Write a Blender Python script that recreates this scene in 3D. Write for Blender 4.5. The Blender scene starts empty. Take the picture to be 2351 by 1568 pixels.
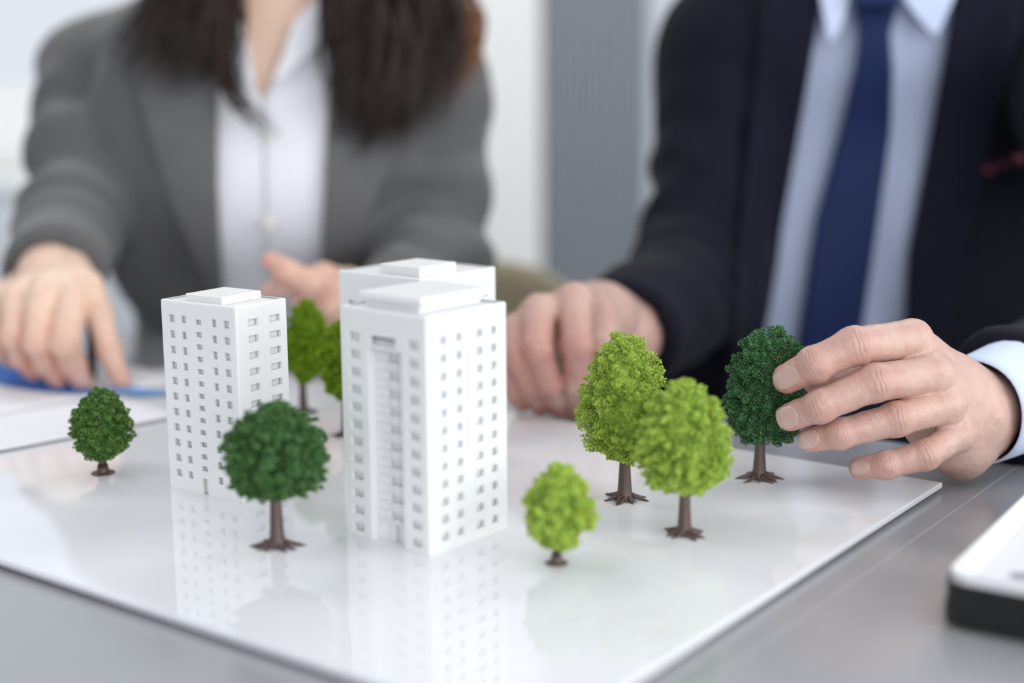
import bpy, math, random
import numpy as np

# ---------------------------------------------------------------- camera, light, exposure
SC = bpy.context.scene
COL = SC.collection
F, CX, CY, CAMZ = 3242.2, 1175.5, 784.0, 0.25          # focal length in pixels of the 2351x1568 frame
PITCH, ROLL = 0.18071, -0.0076
_c, _s = math.cos(PITCH), math.sin(PITCH)
_r0, _u0 = np.array([1., 0, 0]), np.array([0, _s, _c])
FWD = np.array([0, _c, -_s])
RGT = _r0 * math.cos(ROLL) + _u0 * math.sin(ROLL)
UPV = -_r0 * math.sin(ROLL) + _u0 * math.cos(ROLL)
CAM = np.array([0, 0, CAMZ])

from mathutils import Matrix, Vector
cd = bpy.data.cameras.new('camera'); cam = bpy.data.objects.new('camera', cd); COL.objects.link(cam)
cam.matrix_world = Matrix((tuple(RGT) + (0,), tuple(UPV) + (0,), tuple(-FWD) + (0,), (0, 0, 0, 1))).transposed()
cam.location = CAM
cd.sensor_width = 36.0; cd.lens = F * 36.0 / 2351.0; cd.clip_start = 0.02; cd.clip_end = 50
cd.dof.use_dof = True; cd.dof.focus_distance = 0.868; cd.dof.aperture_fstop = 2.05
SC.camera = cam

vs = SC.view_settings
SC.display_settings.display_device = 'sRGB'
vs.view_transform = 'Standard'; vs.look = 'None'; vs.gamma = 1.0; vs.use_curve_mapping = False
vs.exposure = 0.07
SC.cycles.use_denoising = True
SC.cycles.max_bounces = 8; SC.cycles.diffuse_bounces = 4; SC.cycles.glossy_bounces = 4
SC.cycles.sample_clamp_indirect = 6.0
SC.cycles.caustics_reflective = False; SC.cycles.caustics_refractive = False

W = bpy.data.worlds.new('world'); SC.world = W; W.use_nodes = True
W.node_tree.nodes['Background'].inputs[0].default_value = (0.80, 0.90, 1.0, 1)
W.node_tree.nodes['Background'].inputs[1].default_value = 1.0

ROOM = dict(x0=-2.6, x1=2.6, y0=-2.4, y1=3.4, z0=-0.75, z1=1.75)


def area(name, loc, look, sx, sy, power, color):
    l = bpy.data.lights.new(name, 'AREA'); l.shape = 'RECTANGLE'; l.size = sx; l.size_y = sy
    l.energy = power; l.color = color
    o = bpy.data.objects.new(name, l); COL.objects.link(o); o.location = loc
    o.rotation_euler = (Vector(look) - Vector(loc)).to_track_quat('-Z', 'Y').to_euler()
    return o


area('window_daylight', (2.54, -0.45, 0.75), (0, -0.1, 0.45), 3.6, 1.6, 74.0, (0.95, 0.98, 1.0))
area('rear_window_daylight', (0.9, -2.34, 0.75), (0.9, 0, 0.45), 3.0, 1.6, 60.0, (0.94, 0.97, 1.0))
for lx, ly in ((-1.1, 0.6), (1.1, 0.6), (-1.1, 2.4), (1.1, 2.4)):
    area('unseen_ceiling_fill', (lx, ly, 1.715), (lx, ly, 0), 1.1, 0.55, 4.0 if ly < 1 else 16.0, (1.0, 0.99, 0.97))  # unseen ceiling lamps added as fill, stronger towards the back wall


# ---------------------------------------------------------------- helpers
def P(px, py, d):
    """the point of space at optical depth d metres seen at a place of the frame"""
    return CAM + d * (FWD + (px - CX) / F * RGT - (py - CY) / F * UPV)


def G(px, py, z=0.0):
    v = FWD + (px - CX) / F * RGT - (py - CY) / F * UPV
    return CAM + (z - CAMZ) / v[2] * v


def ZT(g, py):
    t = -(py - CY) / F
    q = np.asarray(g) - CAM
    return g[2] + (t * (q @ FWD) - q @ UPV) / (UPV[2] - t * FWD[2])


def proj(p):
    q = np.asarray(p) - CAM
    d = q @ FWD
    return CX + F * (q @ RGT) / d, CY - F * (q @ UPV) / d, d


def lin(c):
    c = np.asarray(c, float) / 255.0
    return tuple(np.where(c <= 0.04045, c / 12.92, ((c + 0.055) / 1.055) ** 2.4))


def mat(name, rgb, rough=0.5, spec=0.5, var=0.06, vscale=40.0, bump=0.0, bscale=300.0, metal=0.0, coat=0.0,
        sub=0.0, subr=(0.006, 0.003, 0.002), detail=3.0):
    m = bpy.data.materials.new(name); m.use_nodes = True
    nt = m.node_tree; b = nt.nodes['Principled BSDF']
    tc = nt.nodes.new('ShaderNodeTexCoord')
    nz = nt.nodes.new('ShaderNodeTexNoise'); nz.inputs['Scale'].default_value = vscale; nz.inputs['Detail'].default_value = detail
    nt.links.new(tc.outputs['Object'], nz.inputs['Vector'])
    mx = nt.nodes.new('ShaderNodeMix'); mx.data_type = 'RGBA'
    l = lin(rgb)
    mx.inputs[6].default_value = tuple(max(0, v * (1 - var)) for v in l) + (1,)
    mx.inputs[7].default_value = tuple(min(1, v * (1 + var)) for v in l) + (1,)
    nt.links.new(nz.outputs['Fac'], mx.inputs[0]); nt.links.new(mx.outputs[2], b.inputs['Base Color'])
    b.inputs['Roughness'].default_value = rough; b.inputs['Specular IOR Level'].default_value = spec
    b.inputs['Metallic'].default_value = metal
    if coat:
        b.inputs['Coat Weight'].default_value = coat; b.inputs['Coat Roughness'].default_value = 0.05
    if sub:
        b.inputs['Subsurface Weight'].default_value = sub; b.inputs['Subsurface Radius'].default_value = subr
        b.inputs['Subsurface Scale'].default_value = 1.0
    if bump:
        n2 = nt.nodes.new('ShaderNodeTexNoise'); n2.inputs['Scale'].default_value = bscale; n2.inputs['Detail'].default_value = 4
        nt.links.new(tc.outputs['Object'], n2.inputs['Vector'])
        bp = nt.nodes.new('ShaderNodeBump'); bp.inputs['Strength'].default_value = bump; bp.inputs['Distance'].default_value = 0.001
        nt.links.new(n2.outputs['Fac'], bp.inputs['Height']); nt.links.new(bp.outputs['Normal'], b.inputs['Normal'])
    return m


def foliage_mat(name, dark, light, odd):
    m = bpy.data.materials.new(name); m.use_nodes = True
    nt = m.node_tree; b = nt.nodes['Principled BSDF']
    ge = nt.nodes.new('ShaderNodeNewGeometry')
    rp = nt.nodes.new('ShaderNodeValToRGB')
    nt.links.new(ge.outputs['Random Per Island'], rp.inputs[0])
    e = rp.color_ramp.elements
    e[0].position = 0.0; e[0].color = lin(dark) + (1,)
    e[1].position = 0.90; e[1].color = lin(light) + (1,)
    x = e.new(0.985); x.color = lin(light) + (1,)
    y = e.new(0.993); y.color = lin(odd) + (1,)
    tc = nt.nodes.new('ShaderNodeTexCoord'); nz = nt.nodes.new('ShaderNodeTexNoise')
    nz.inputs['Scale'].default_value = 160.0
    nt.links.new(tc.outputs['Object'], nz.inputs['Vector'])
    hs = nt.nodes.new('ShaderNodeHueSaturation')
    mr = nt.nodes.new('ShaderNodeMapRange'); mr.inputs[3].default_value = 0.8; mr.inputs[4].default_value = 1.2
    nt.links.new(nz.outputs['Fac'], mr.inputs[0]); nt.links.new(mr.outputs[0], hs.inputs['Value'])
    nt.links.new(rp.outputs[0], hs.inputs['Color']); nt.links.new(hs.outputs[0], b.inputs['Base Color'])
    b.inputs['Roughness'].default_value = 0.75; b.inputs['Specular IOR Level'].default_value = 0.25
    tr = nt.nodes.new('ShaderNodeBsdfTranslucent'); nt.links.new(hs.outputs[0], tr.inputs['Color'])
    ms = nt.nodes.new('ShaderNodeMixShader'); ms.inputs[0].default_value = 0.22
    nt.links.new(b.outputs[0], ms.inputs[1]); nt.links.new(tr.outputs[0], ms.inputs[2])
    nt.links.new(ms.outputs[0], nt.nodes['Material Output'].inputs['Surface'])
    return m


def skin_mat(name, base, flush, dark):
    """skin tone that reddens where the 'flush' attribute says, with fine pores"""
    m = bpy.data.materials.new(name); m.use_nodes = True
    nt = m.node_tree; b = nt.nodes['Principled BSDF']
    at = nt.nodes.new('ShaderNodeAttribute'); at.attribute_name = 'flush'
    tc = nt.nodes.new('ShaderNodeTexCoord')
    nz = nt.nodes.new('ShaderNodeTexNoise'); nz.inputs['Scale'].default_value = 130; nz.inputs['Detail'].default_value = 5
    nt.links.new(tc.outputs['Object'], nz.inputs['Vector'])
    m1 = nt.nodes.new('ShaderNodeMix'); m1.data_type = 'RGBA'
    m1.inputs[6].default_value = lin(base) + (1,); m1.inputs[7].default_value = lin(flush) + (1,)
    nt.links.new(at.outputs['Fac'], m1.inputs[0])
    m2 = nt.nodes.new('ShaderNodeMix'); m2.data_type = 'RGBA'; m2.inputs[7].default_value = lin(dark) + (1,)
    a2 = nt.nodes.new('ShaderNodeAttribute'); a2.attribute_name = 'crease'
    m3 = nt.nodes.new('ShaderNodeMix'); m3.data_type = 'RGBA'; m3.inputs[7].default_value = tuple(v * .62 for v in lin(flush)) + (1,)
    nt.links.new(a2.outputs['Fac'], m3.inputs[0])
    mr = nt.nodes.new('ShaderNodeMapRange'); mr.inputs[1].default_value = 0.5; mr.inputs[2].default_value = 0.8
    mr.inputs[4].default_value = 0.35
    nt.links.new(nz.outputs['Fac'], mr.inputs[0]); nt.links.new(mr.outputs[0], m2.inputs[0])
    nt.links.new(m1.outputs[2], m2.inputs[6]); nt.links.new(m2.outputs[2], m3.inputs[6]); nt.links.new(m3.outputs[2], b.inputs['Base Color'])
    b.inputs['Roughness'].default_value = 0.46; b.inputs['Specular IOR Level'].default_value = 0.42
    b.inputs['Subsurface Weight'].default_value = 0.22; b.inputs['Subsurface Radius'].default_value = (0.0045, 0.0018, 0.0010)
    b.inputs['Subsurface Scale'].default_value = 1.0
    vo = nt.nodes.new('ShaderNodeTexVoronoi'); vo.inputs['Scale'].default_value = 620; vo.feature = 'DISTANCE_TO_EDGE'
    mp = nt.nodes.new('ShaderNodeMapping'); mp.inputs['Scale'].default_value = (1.0, .7, .55)
    nt.links.new(tc.outputs['Object'], mp.inputs['Vector'])
    nt.links.new(mp.outputs['Vector'], vo.inputs['Vector'])
    bp = nt.nodes.new('ShaderNodeBump'); bp.inputs['Strength'].default_value = 0.35; bp.inputs['Distance'].default_value = 0.0007
    nt.links.new(vo.outputs['Distance'], bp.inputs['Height']); nt.links.new(bp.outputs['Normal'], b.inputs['Normal'])
    return m


def fabric_mat(name, rgb, scale=1400.0, rough=0.85, sheen=0.3, var=0.25):
    m = bpy.data.materials.new(name); m.use_nodes = True
    nt = m.node_tree; b = nt.nodes['Principled BSDF']
    tc = nt.nodes.new('ShaderNodeTexCoord')
    w1 = nt.nodes.new('ShaderNodeTexWave'); w1.inputs['Scale'].default_value = scale; w1.inputs['Distortion'].default_value = 2
    w1.bands_direction = 'DIAGONAL'
    nz = nt.nodes.new('ShaderNodeTexNoise'); nz.inputs['Scale'].default_value = 60; nz.inputs['Detail'].default_value = 6
    for n in (w1, nz):
        nt.links.new(tc.outputs['Object'], n.inputs['Vector'])
    ad = nt.nodes.new('ShaderNodeMath'); ad.operation = 'MULTIPLY_ADD'; ad.inputs[1].default_value = 0.4
    nt.links.new(w1.outputs['Fac'], ad.inputs[0]); nt.links.new(nz.outputs['Fac'], ad.inputs[2])
    mx = nt.nodes.new('ShaderNodeMix'); mx.data_type = 'RGBA'
    l = lin(rgb)
    mx.inputs[6].default_value = tuple(v * (1 - var) for v in l) + (1,)
    mx.inputs[7].default_value = tuple(min(1, v * (1 + var)) for v in l) + (1,)
    nt.links.new(ad.outputs[0], mx.inputs[0]); nt.links.new(mx.outputs[2], b.inputs['Base Color'])
    b.inputs['Roughness'].default_value = rough; b.inputs['Sheen Weight'].default_value = sheen
    b.inputs['Sheen Roughness'].default_value = 0.5; b.inputs['Specular IOR Level'].default_value = 0.2
    return m


def fast_mesh(name, verts, faces, k):
    """mesh from an (N,3) vertex array and an (M,k) face array"""
    me = bpy.data.meshes.new(name)
    verts = np.ascontiguousarray(verts, dtype=np.float32); faces = np.ascontiguousarray(faces, dtype=np.int32)
    me.vertices.add(len(verts)); me.vertices.foreach_set('co', verts.ravel())
    me.loops.add(faces.size); me.loops.foreach_set('vertex_index', faces.ravel())
    me.polygons.add(len(faces)); me.polygons.foreach_set('loop_start', np.arange(0, faces.size, k, dtype=np.int32))
    me.polygons.foreach_set('loop_total', np.full(len(faces), k, dtype=np.int32))
    me.update(calc_edges=True); me.validate()
    return me


class MB:
    """collects boxes, tubes, lathes and prisms; build() links them as one mesh object"""
    def __init__(s):
        s.v = []; s.f = []

    def add(s, vs, fs):
        n = len(s.v); s.v += [tuple(map(float, q)) for q in vs]; s.f += [tuple(i + n for i in f) for f in fs]

    def box(s, c, d, M=None, bev=0.0):
        c = np.asarray(c, float); d = np.asarray(d, float) / 2
        if bev <= 0:
            q = [(x, y, z) for x in (-1, 1) for y in (-1, 1) for z in (-1, 1)]
            vs = [np.asarray(p) * d for p in q]
            fs = [(0, 1, 3, 2), (4, 6, 7, 5), (0, 4, 5, 1), (2, 3, 7, 6), (0, 2, 6, 4), (1, 5, 7, 3)]
        else:
            rings = []
            for z, ins in ((-1, bev), (-1, 0), (1, 0), (1, bev)):
                zz = z * d[2] if ins else z * (d[2] - bev)
                r = []
                for sx, sy in ((-1, -1), (1, -1), (1, 1), (-1, 1)):
                    cxx, cyy = sx * (d[0] - bev), sy * (d[1] - bev)
                    a0 = math.atan2(sy, sx)
                    for k in (-1, 0, 1):
                        a = a0 + k * math.pi / 4
                        rr = 0.0 if ins else bev
                        r.append(np.array([cxx + rr * math.cos(a), cyy + rr * math.sin(a), zz]))
                rings.append(r)
            vs = [p for r in rings for p in r]; n = 12; fs = []
            for k in range(3):
                for i in range(n):
                    fs.append((k * n + i, k * n + (i + 1) % n, (k + 1) * n + (i + 1) % n, (k + 1) * n + i))
            fs.append(tuple(range(n))[::-1]); fs.append(tuple(range(3 * n, 4 * n)))
        if M is not None:
            vs = [np.asarray(M) @ p for p in vs]
        s.add([p + c for p in vs], fs)

    def tube(s, pts, rad, n=12, cap=True):
        pts = [np.asarray(p, float) for p in pts]
        if np.isscalar(rad): rad = [rad] * len(pts)
        vs = []; fs = []
        prev = None
        for i, p in enumerate(pts):
            t = pts[min(i + 1, len(pts) - 1)] - pts[max(i - 1, 0)]
            t = t / (np.linalg.norm(t) + 1e-12)
            if prev is None:
                a = np.array([0, 0, 1.]) if abs(t[2]) < 0.9 else np.array([1., 0, 0])
            else:
                a = prev
            x = a - t * (a @ t); x /= np.linalg.norm(x) + 1e-12; prev = x
            y = np.cross(t, x)
            for k in range(n):
                w = 2 * math.pi * k / n
                vs.append(p + rad[i] * (x * math.cos(w) + y * math.sin(w)))
        for i in range(len(pts) - 1):
            for k in range(n):
                fs.append((i * n + k, i * n + (k + 1) % n, (i + 1) * n + (k + 1) % n, (i + 1) * n + k))
        if cap:
            fs.append(tuple(range(n))[::-1]); fs.append(tuple(range((len(pts) - 1) * n, len(pts) * n)))
        s.add(vs, fs)

    def build(s, name, m, parent=None, smooth=False, bevel=0.0, solid=0.0, sub=0, loc=None):
        me = bpy.data.meshes.new(name); me.from_pydata(s.v, [], s.f); me.validate(); me.update()
        return link(name, me, m, parent, smooth, bevel, solid, sub, loc)


def link(name, me, m, parent=None, smooth=False, bevel=0.0, solid=0.0, sub=0, loc=None):
    if smooth:
        me.polygons.foreach_set('use_smooth', np.ones(len(me.polygons), bool))
    o = bpy.data.objects.new(name, me); COL.objects.link(o)
    for mm in (m if isinstance(m, (list, tuple)) else [m]):
        me.materials.append(mm)
    if solid:
        sd = o.modifiers.new('thickness', 'SOLIDIFY'); sd.thickness = abs(solid); sd.offset = 1 if solid > 0 else -1
    if bevel:
        bv = o.modifiers.new('edges', 'BEVEL'); bv.width = bevel; bv.segments = 2; bv.limit_method = 'ANGLE'
    if sub:
        sb = o.modifiers.new('smooth', 'SUBSURF'); sb.levels = sub; sb.render_levels = sub
    if parent is not None:
        o.parent = parent
        pl = parent
        off = Vector((0, 0, 0))
        while pl is not None:
            off += pl.location; pl = pl.parent
        if loc is None:
            o.location = -off                       # geometry is given in room coordinates
        else:
            o.location = loc
    elif loc is not None:
        o.location = loc
    return o


def tag(o, label=None, cat=None, group=None, kind=None):
    if label: o['label'] = label
    if cat: o['category'] = cat
    if group: o['group'] = group
    if kind: o['kind'] = kind
    return o


def empty(name, loc, label, cat, group=None):
    o = bpy.data.objects.new(name, None); COL.objects.link(o); o.location = tuple(float(v) for v in loc)
    o.empty_display_size = 0.05
    return tag(o, label, cat, group)


def fbm(p, freq, seed, n=14, octaves=2):
    """cheap smooth noise in [-1,1]-ish: a sum of sine waves in random directions"""
    r = np.random.RandomState(seed); out = np.zeros(len(p))
    amp = 1.0; tot = 0
    for o in range(octaves):
        k = r.normal(size=(n, 3)); k /= np.linalg.norm(k, axis=1)[:, None]
        k *= freq * (2 ** o) * 2 * math.pi * r.uniform(0.6, 1.4, size=(n, 1)); ph = r.uniform(0, 6.28, n)
        out += amp * np.sin(p @ k.T + ph).sum(1) / math.sqrt(n / 2.0) * 0.6; tot += amp; amp *= 0.5
    return out / tot


# ---------------------------------------------------------------- implicit surfaces
class Field:
    def __init__(s, lo, hi, h):
        s.lo = np.asarray(lo, float); s.h = h
        s.n = np.ceil((np.asarray(hi) - s.lo) / h).astype(int) + 1
        s.ax = [s.lo[i] + h * np.arange(s.n[i]) for i in range(3)]
        s.D = np.full(s.n, 0.5, np.float32)

    def sub(s, lo, hi):
        a = np.clip(np.floor((lo - s.lo) / s.h).astype(int), 0, s.n); b = np.clip(np.ceil((hi - s.lo) / s.h).astype(int) + 1, 0, s.n)
        sl = tuple(slice(a[i], b[i]) for i in range(3))
        if min(b - a) <= 0: return None, None
        g = np.meshgrid(*[s.ax[i][sl[i]].astype(np.float32) for i in range(3)], indexing='ij')
        return sl, np.stack(g, -1)

    def merge(s, sl, d, k):
        a = s.D[sl]
        h = np.clip(k - np.abs(a - d), 0, None)
        kk = np.maximum(k, 1e-6)
        s.D[sl] = np.minimum(a, d) - h * h / (4 * kk)

    @staticmethod
    def d_cone(g, a, b, ra, rb):
        a = np.asarray(a, np.float32); b = np.asarray(b, np.float32); ab = b - a
        t = np.clip(((g - a) @ ab) / float(ab @ ab + 1e-12), 0, 1)
        q = g - a - t[..., None] * ab
        return np.sqrt((q * q).sum(-1)) - (ra + (rb - ra) * t)

    @staticmethod
    def d_ell(g, c, r, R=None):
        q = g - np.asarray(c, np.float32)
        if R is not None: q = q @ np.asarray(R, np.float32)
        r = np.asarray(r, np.float32)
        k0 = np.sqrt(((q / r) ** 2).sum(-1)); k1 = np.sqrt(((q / (r * r)) ** 2).sum(-1)) + 1e-9
        return k0 * (k0 - 1.0) / k1

    def cone(s, a, b, ra, rb, k, pad=None):
        a = np.asarray(a); b = np.asarray(b); m = max(ra, rb) + (k if np.isscalar(k) else 0.01) + (pad or 2.5 * s.h)
        sl, g = s.sub(np.minimum(a, b) - m, np.maximum(a, b) + m)
        if sl is None: return
        s.merge(sl, s.d_cone(g, a, b, ra, rb), k)

    def ell(s, c, r, k, R=None):
        m = max(r) + k + 2.5 * s.h
        sl, g = s.sub(np.asarray(c) - m, np.asarray(c) + m)
        if sl is None: return
        s.merge(sl, s.d_ell(g, c, r, R), k)

    def sleeve(s, a, b, ra, rb, k, hollow):
        """cone from a to b whose b end is cut flat and hollowed (a cuff opening)"""
        a = np.asarray(a); b = np.asarray(b); m = max(ra, rb) + k + 2.5 * s.h
        sl, g = s.sub(np.minimum(a, b) - m, np.maximum(a, b) + m)
        ax = (b - a) / np.linalg.norm(b - a)
        d = s.d_cone(g, a, b, ra, rb)
        d = np.maximum(d, ((g - b.astype(np.float32)) @ ax.astype(np.float32)))
        d = np.maximum(d, -s.d_cone(g, b - ax * hollow, b + ax * 0.05, rb - 0.017, rb - 0.012))
        s.merge(sl, d, k)

    def sample(s, p):
        p = np.asarray(p); sh = p.shape[:-1]; q = (p.reshape(-1, 3) - s.lo) / s.h
        q = np.clip(q, 0, s.n - 1.001); i = q.astype(int); f = q - i
        out = 0
        for dx in (0, 1):
            for dy in (0, 1):
                for dz in (0, 1):
                    w = np.where(dx, f[:, 0], 1 - f[:, 0]) * np.where(dy, f[:, 1], 1 - f[:, 1]) * np.where(dz, f[:, 2], 1 - f[:, 2])
                    out = out + w * s.D[i[:, 0] + dx, i[:, 1] + dy, i[:, 2] + dz]
        return out.reshape(sh)

    def grad(s, p, e=None):
        e = e or s.h
        g = np.stack([s.sample(p + np.eye(3)[i] * e) - s.sample(p - np.eye(3)[i] * e) for i in range(3)], -1)
        return g / (np.linalg.norm(g, axis=-1, keepdims=True) + 1e-9)

    def trace(s, px, py, off, d0, d1, n=160):
        """first surface (iso value off) met along the sight line of each (px, py)"""
        px = np.asarray(px, float); py = np.asarray(py, float)
        v = FWD + ((px - CX) / F)[..., None] * RGT - ((py - CY) / F)[..., None] * UPV
        ds = np.linspace(d0, d1, n)
        val = np.stack([s.sample(CAM + v * d) for d in ds], -1) - off
        hit = val < 0
        any_ = hit.any(-1); i = np.where(any_, hit.argmax(-1), val.argmin(-1)); j = np.clip(i - 1, 0, None)
        vi = np.take_along_axis(val, i[..., None], -1)[..., 0]; vj = np.take_along_axis(val, j[..., None], -1)[..., 0]
        t = np.where(any_ & (vj > 0), vj / (vj - vi + 1e-9), 1.0)
        d = ds[j] + (ds[i] - ds[j]) * np.clip(t, 0, 1)
        return CAM + v * d[..., None]

    def mesh(s, iso=0.0):
        D = s.D - iso
        s0 = D < 0
        nx, ny, nz = s.n - 1
        cnt = np.zeros((nx, ny, nz), np.int8)
        for dx in (0, 1):
            for dy in (0, 1):
                for dz in (0, 1):
                    cnt += s0[dx:nx + dx, dy:ny + dy, dz:nz + dz]
        act = (cnt > 0) & (cnt < 8)
        idx = np.full(act.shape, -1, np.int32)
        I = np.argwhere(act); idx[act] = np.arange(len(I))
        c = {}
        for dx in (0, 1):
            for dy in (0, 1):
                for dz in (0, 1):
                    c[dx, dy, dz] = D[I[:, 0] + dx, I[:, 1] + dy, I[:, 2] + dz]
        acc = np.zeros((len(I), 3)); w = np.zeros(len(I))
        ks = list(c)
        for a in ks:
            for ax in range(3):
                if a[ax] == 0:
                    b = list(a); b[ax] = 1; b = tuple(b)
                    x = (c[a] < 0) != (c[b] < 0)
                    t = np.where(x, c[a] / np.where(x, c[a] - c[b], 1), 0)
                    q = np.array(a, float)[None] + np.zeros((len(I), 3)); q[:, ax] += t
                    acc += q * x[:, None]; w += x
        V = s.lo + (I + acc / w[:, None]) * s.h
        faces = []
        for ax in range(3):
            o1, o2 = [(1, 2), (2, 0), (0, 1)][ax]
            sh = [slice(1, n) for n in s.n]
            lo = [slice(None)] * 3
            A = s0.take(range(0, s.n[ax] - 1), ax); B = s0.take(range(1, s.n[ax]), ax)
            x = A != B
            e = np.argwhere(x)
            ok = (e[:, o1] > 0) & (e[:, o2] > 0) & (e[:, o1] < s.n[o1] - 1) & (e[:, o2] < s.n[o2] - 1)
            e = e[ok]
            fl = A[tuple(e.T)]
            def cell(d1, d2):
                q = e.copy(); q[:, o1] -= d1; q[:, o2] -= d2
                return idx[tuple(q.T)]
            quad = np.stack([cell(1, 1), cell(0, 1), cell(0, 0), cell(1, 0)], 1)
            quad[~fl] = quad[~fl][:, ::-1]
            faces.append(quad)
        Fc = np.concatenate(faces)
        return V, Fc[(Fc >= 0).all(1)]


def vnormals(V, Fc):
    n = np.cross(V[Fc[:, 2]] - V[Fc[:, 0]], V[Fc[:, 3]] - V[Fc[:, 1]])
    N = np.zeros_like(V)
    for k in range(4): np.add.at(N, Fc[:, k], n)
    return N / (np.linalg.norm(N, axis=1)[:, None] + 1e-12)


def relax(V, Fc, it=2, lam=0.5):
    for _ in range(it):
        A = np.zeros_like(V); w = np.zeros(len(V))
        for k in range(4):
            a, b = Fc[:, k], Fc[:, (k + 1) % 4]
            np.add.at(A, a, V[b]); np.add.at(w, a, 1); np.add.at(A, b, V[a]); np.add.at(w, b, 1)
        V = V + lam * (A / w[:, None] - V)
    return V


# ---------------------------------------------------------------- materials
M_white = mat('white_model_plastic', (236, 236, 236), 0.5, 0.35, 0.015, 60, bump=0.05, bscale=1500, sub=0.4, subr=(0.003, 0.003, 0.003))
M_board = mat('white_acrylic', (236, 236, 240), 0.035, 0.5, 0.01, 12)
M_table = mat('grey_laminate', (158, 159, 163), 0.17, 0.55, 0.03, 30, bump=0.02, bscale=900)
M_seam = mat('pale_edge_strip', (205, 206, 208), 0.3)
M_metal = mat('brushed_steel', (150, 152, 155), 0.35, metal=0.9)
M_trunk = mat('brown_plastic', (86, 66, 60), 0.42, 0.5, 0.18, 220, bump=0.25, bscale=500)
M_lime = foliage_mat('lime_flock', (146, 180, 50), (204, 230, 112), (196, 170, 60))
M_olive = foliage_mat('moss_flock', (110, 150, 24), (160, 196, 50), (150, 160, 40))
M_dark = foliage_mat('dark_green_flock', (46, 96, 56), (106, 154, 102), (190, 180, 60))
M_mid = foliage_mat('mid_green_flock', (62, 104, 46), (120, 160, 82), (190, 190, 50))
M_leafdark = foliage_mat('deep_green_flock', (52, 94, 46), (104, 146, 86), (150, 180, 120))
M_wall = mat('white_wall_paint', (226, 230, 236), 0.85, 0.2, 0.02, 3)
M_wallw = mat('warm_white_panel', (242, 242, 240), 0.8, 0.2, 0.02, 3)
M_ceil = mat('ceiling_paint', (240, 240, 240), 0.9, 0.1, 0.02, 4)
M_floor = mat('grey_carpet', (150, 152, 156), 0.95, 0.1, 0.12, 90, bump=0.5, bscale=700)
M_rib = mat('grey_powder_coat', (158, 164, 170), 0.5, 0.4, 0.03, 20)
M_groove = mat('dark_grey_powder_coat', (134, 140, 147), 0.6, 0.3, 0.03, 20)
M_frame = mat('white_window_frame', (236, 238, 240), 0.4, 0.4, 0.01, 8)
M_beige = mat('beige_plastic', (196, 182, 152), 0.55, 0.4, 0.05, 20)
M_paper = mat('white_paper', (238, 237, 242), 0.8, 0.2, 0.01, 20)
M_blue = mat('blue_print', (52, 112, 196), 0.7, 0.2, 0.08, 25)
M_pblue = mat('pale_blue_print', (120, 165, 220), 0.7, 0.2, 0.05, 25)
M_black = mat('black_plastic', (18, 18, 20), 0.35, 0.5, 0.1, 50)
M_silver = mat('silver_lid', (228, 228, 232), 0.5, 0.4, 0.02, 30)
M_slot = mat('black_rubber', (10, 10, 11), 0.8, 0.2)
M_logo = mat('grey_emblem', (150, 152, 165), 0.3, 0.5)

# ---------------------------------------------------------------- the room
R = ROOM


def struct(o):
    o['kind'] = 'structure'; return o


mb = MB(); mb.box((0, .5, R['z0'] - .05), (5.4, 6.0, .1)); struct(mb.build('floor', M_floor))
mb = MB(); mb.box((0, .5, R['z1'] + .05), (5.4, 6.0, .1)); struct(mb.build('ceiling', M_ceil))
zc, zh = (R['z0'] + R['z1']) / 2, R['z1'] - R['z0']
mb = MB(); mb.box((0, R['y1'] + .05, zc), (5.4, .1, zh)); struct(mb.build('wall_back', M_wall))
mb = MB(); mb.box((R['x0'] - .05, .5, zc), (.1, 5.8, zh)); struct(mb.build('wall_left', M_wall))


def holed_wall(name, axis, pos, a0, a1, w0, w1, zb, zt, t):
    m_ = MB()
    for (s0, s1, q0, q1) in ((a0, a1, R['z0'], zb), (a0, a1, zt, R['z1']), (a0, w0, zb, zt), (w1, a1, zb, zt)):
        c = [0, 0, (q0 + q1) / 2]; d = [t, t, q1 - q0]
        c[axis] = pos; c[1 - axis] = (s0 + s1) / 2; d[1 - axis] = s1 - s0
        m_.box(c, d)
    return struct(m_.build(name, M_wall))


holed_wall('wall_right', 0, R['x1'] + .05, R['y0'], R['y1'], -2.3, 1.4, -.10, 1.6, .1)
holed_wall('wall_front', 1, R['y0'] - .05, R['x0'], R['x1'], -.65, 2.45, -.05, 1.65, .1)


def window(n, axis, pos, w0, w1, zb, zt, cols):
    root = bpy.data.objects.new('window_%d' % n, None); COL.objects.link(root); struct(root)
    def bar(name, s0, s1, q0, q1, t=.05, m_=M_frame):
        b_ = MB(); c = [0, 0, (q0 + q1) / 2]; d = [t, t, q1 - q0]; c[axis] = pos; c[1 - axis] = (s0 + s1) / 2; d[1 - axis] = s1 - s0
        b_.box(c, d); return b_.build(name, m_, root, bevel=.003)
    bar('rail', w0, w1, zb, zb + .05); bar('rail', w0, w1, zt - .05, zt)
    for k in range(cols + 1):
        x = w0 + .025 + (w1 - w0 - .05) * k / cols
        bar('mullion', x - .025, x + .025, zb + .05, zt - .05)
    glass = bpy.data.materials.get('window_glass') or mk_glass()
    for k in range(cols):
        x0 = w0 + .05 + (w1 - w0 - .05) * k / cols; x1 = w0 + (w1 - w0 - .05) * (k + 1) / cols
        bar('pane', x0, x1, zb + .05, zt - .05, .006, glass)
    return root


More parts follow.
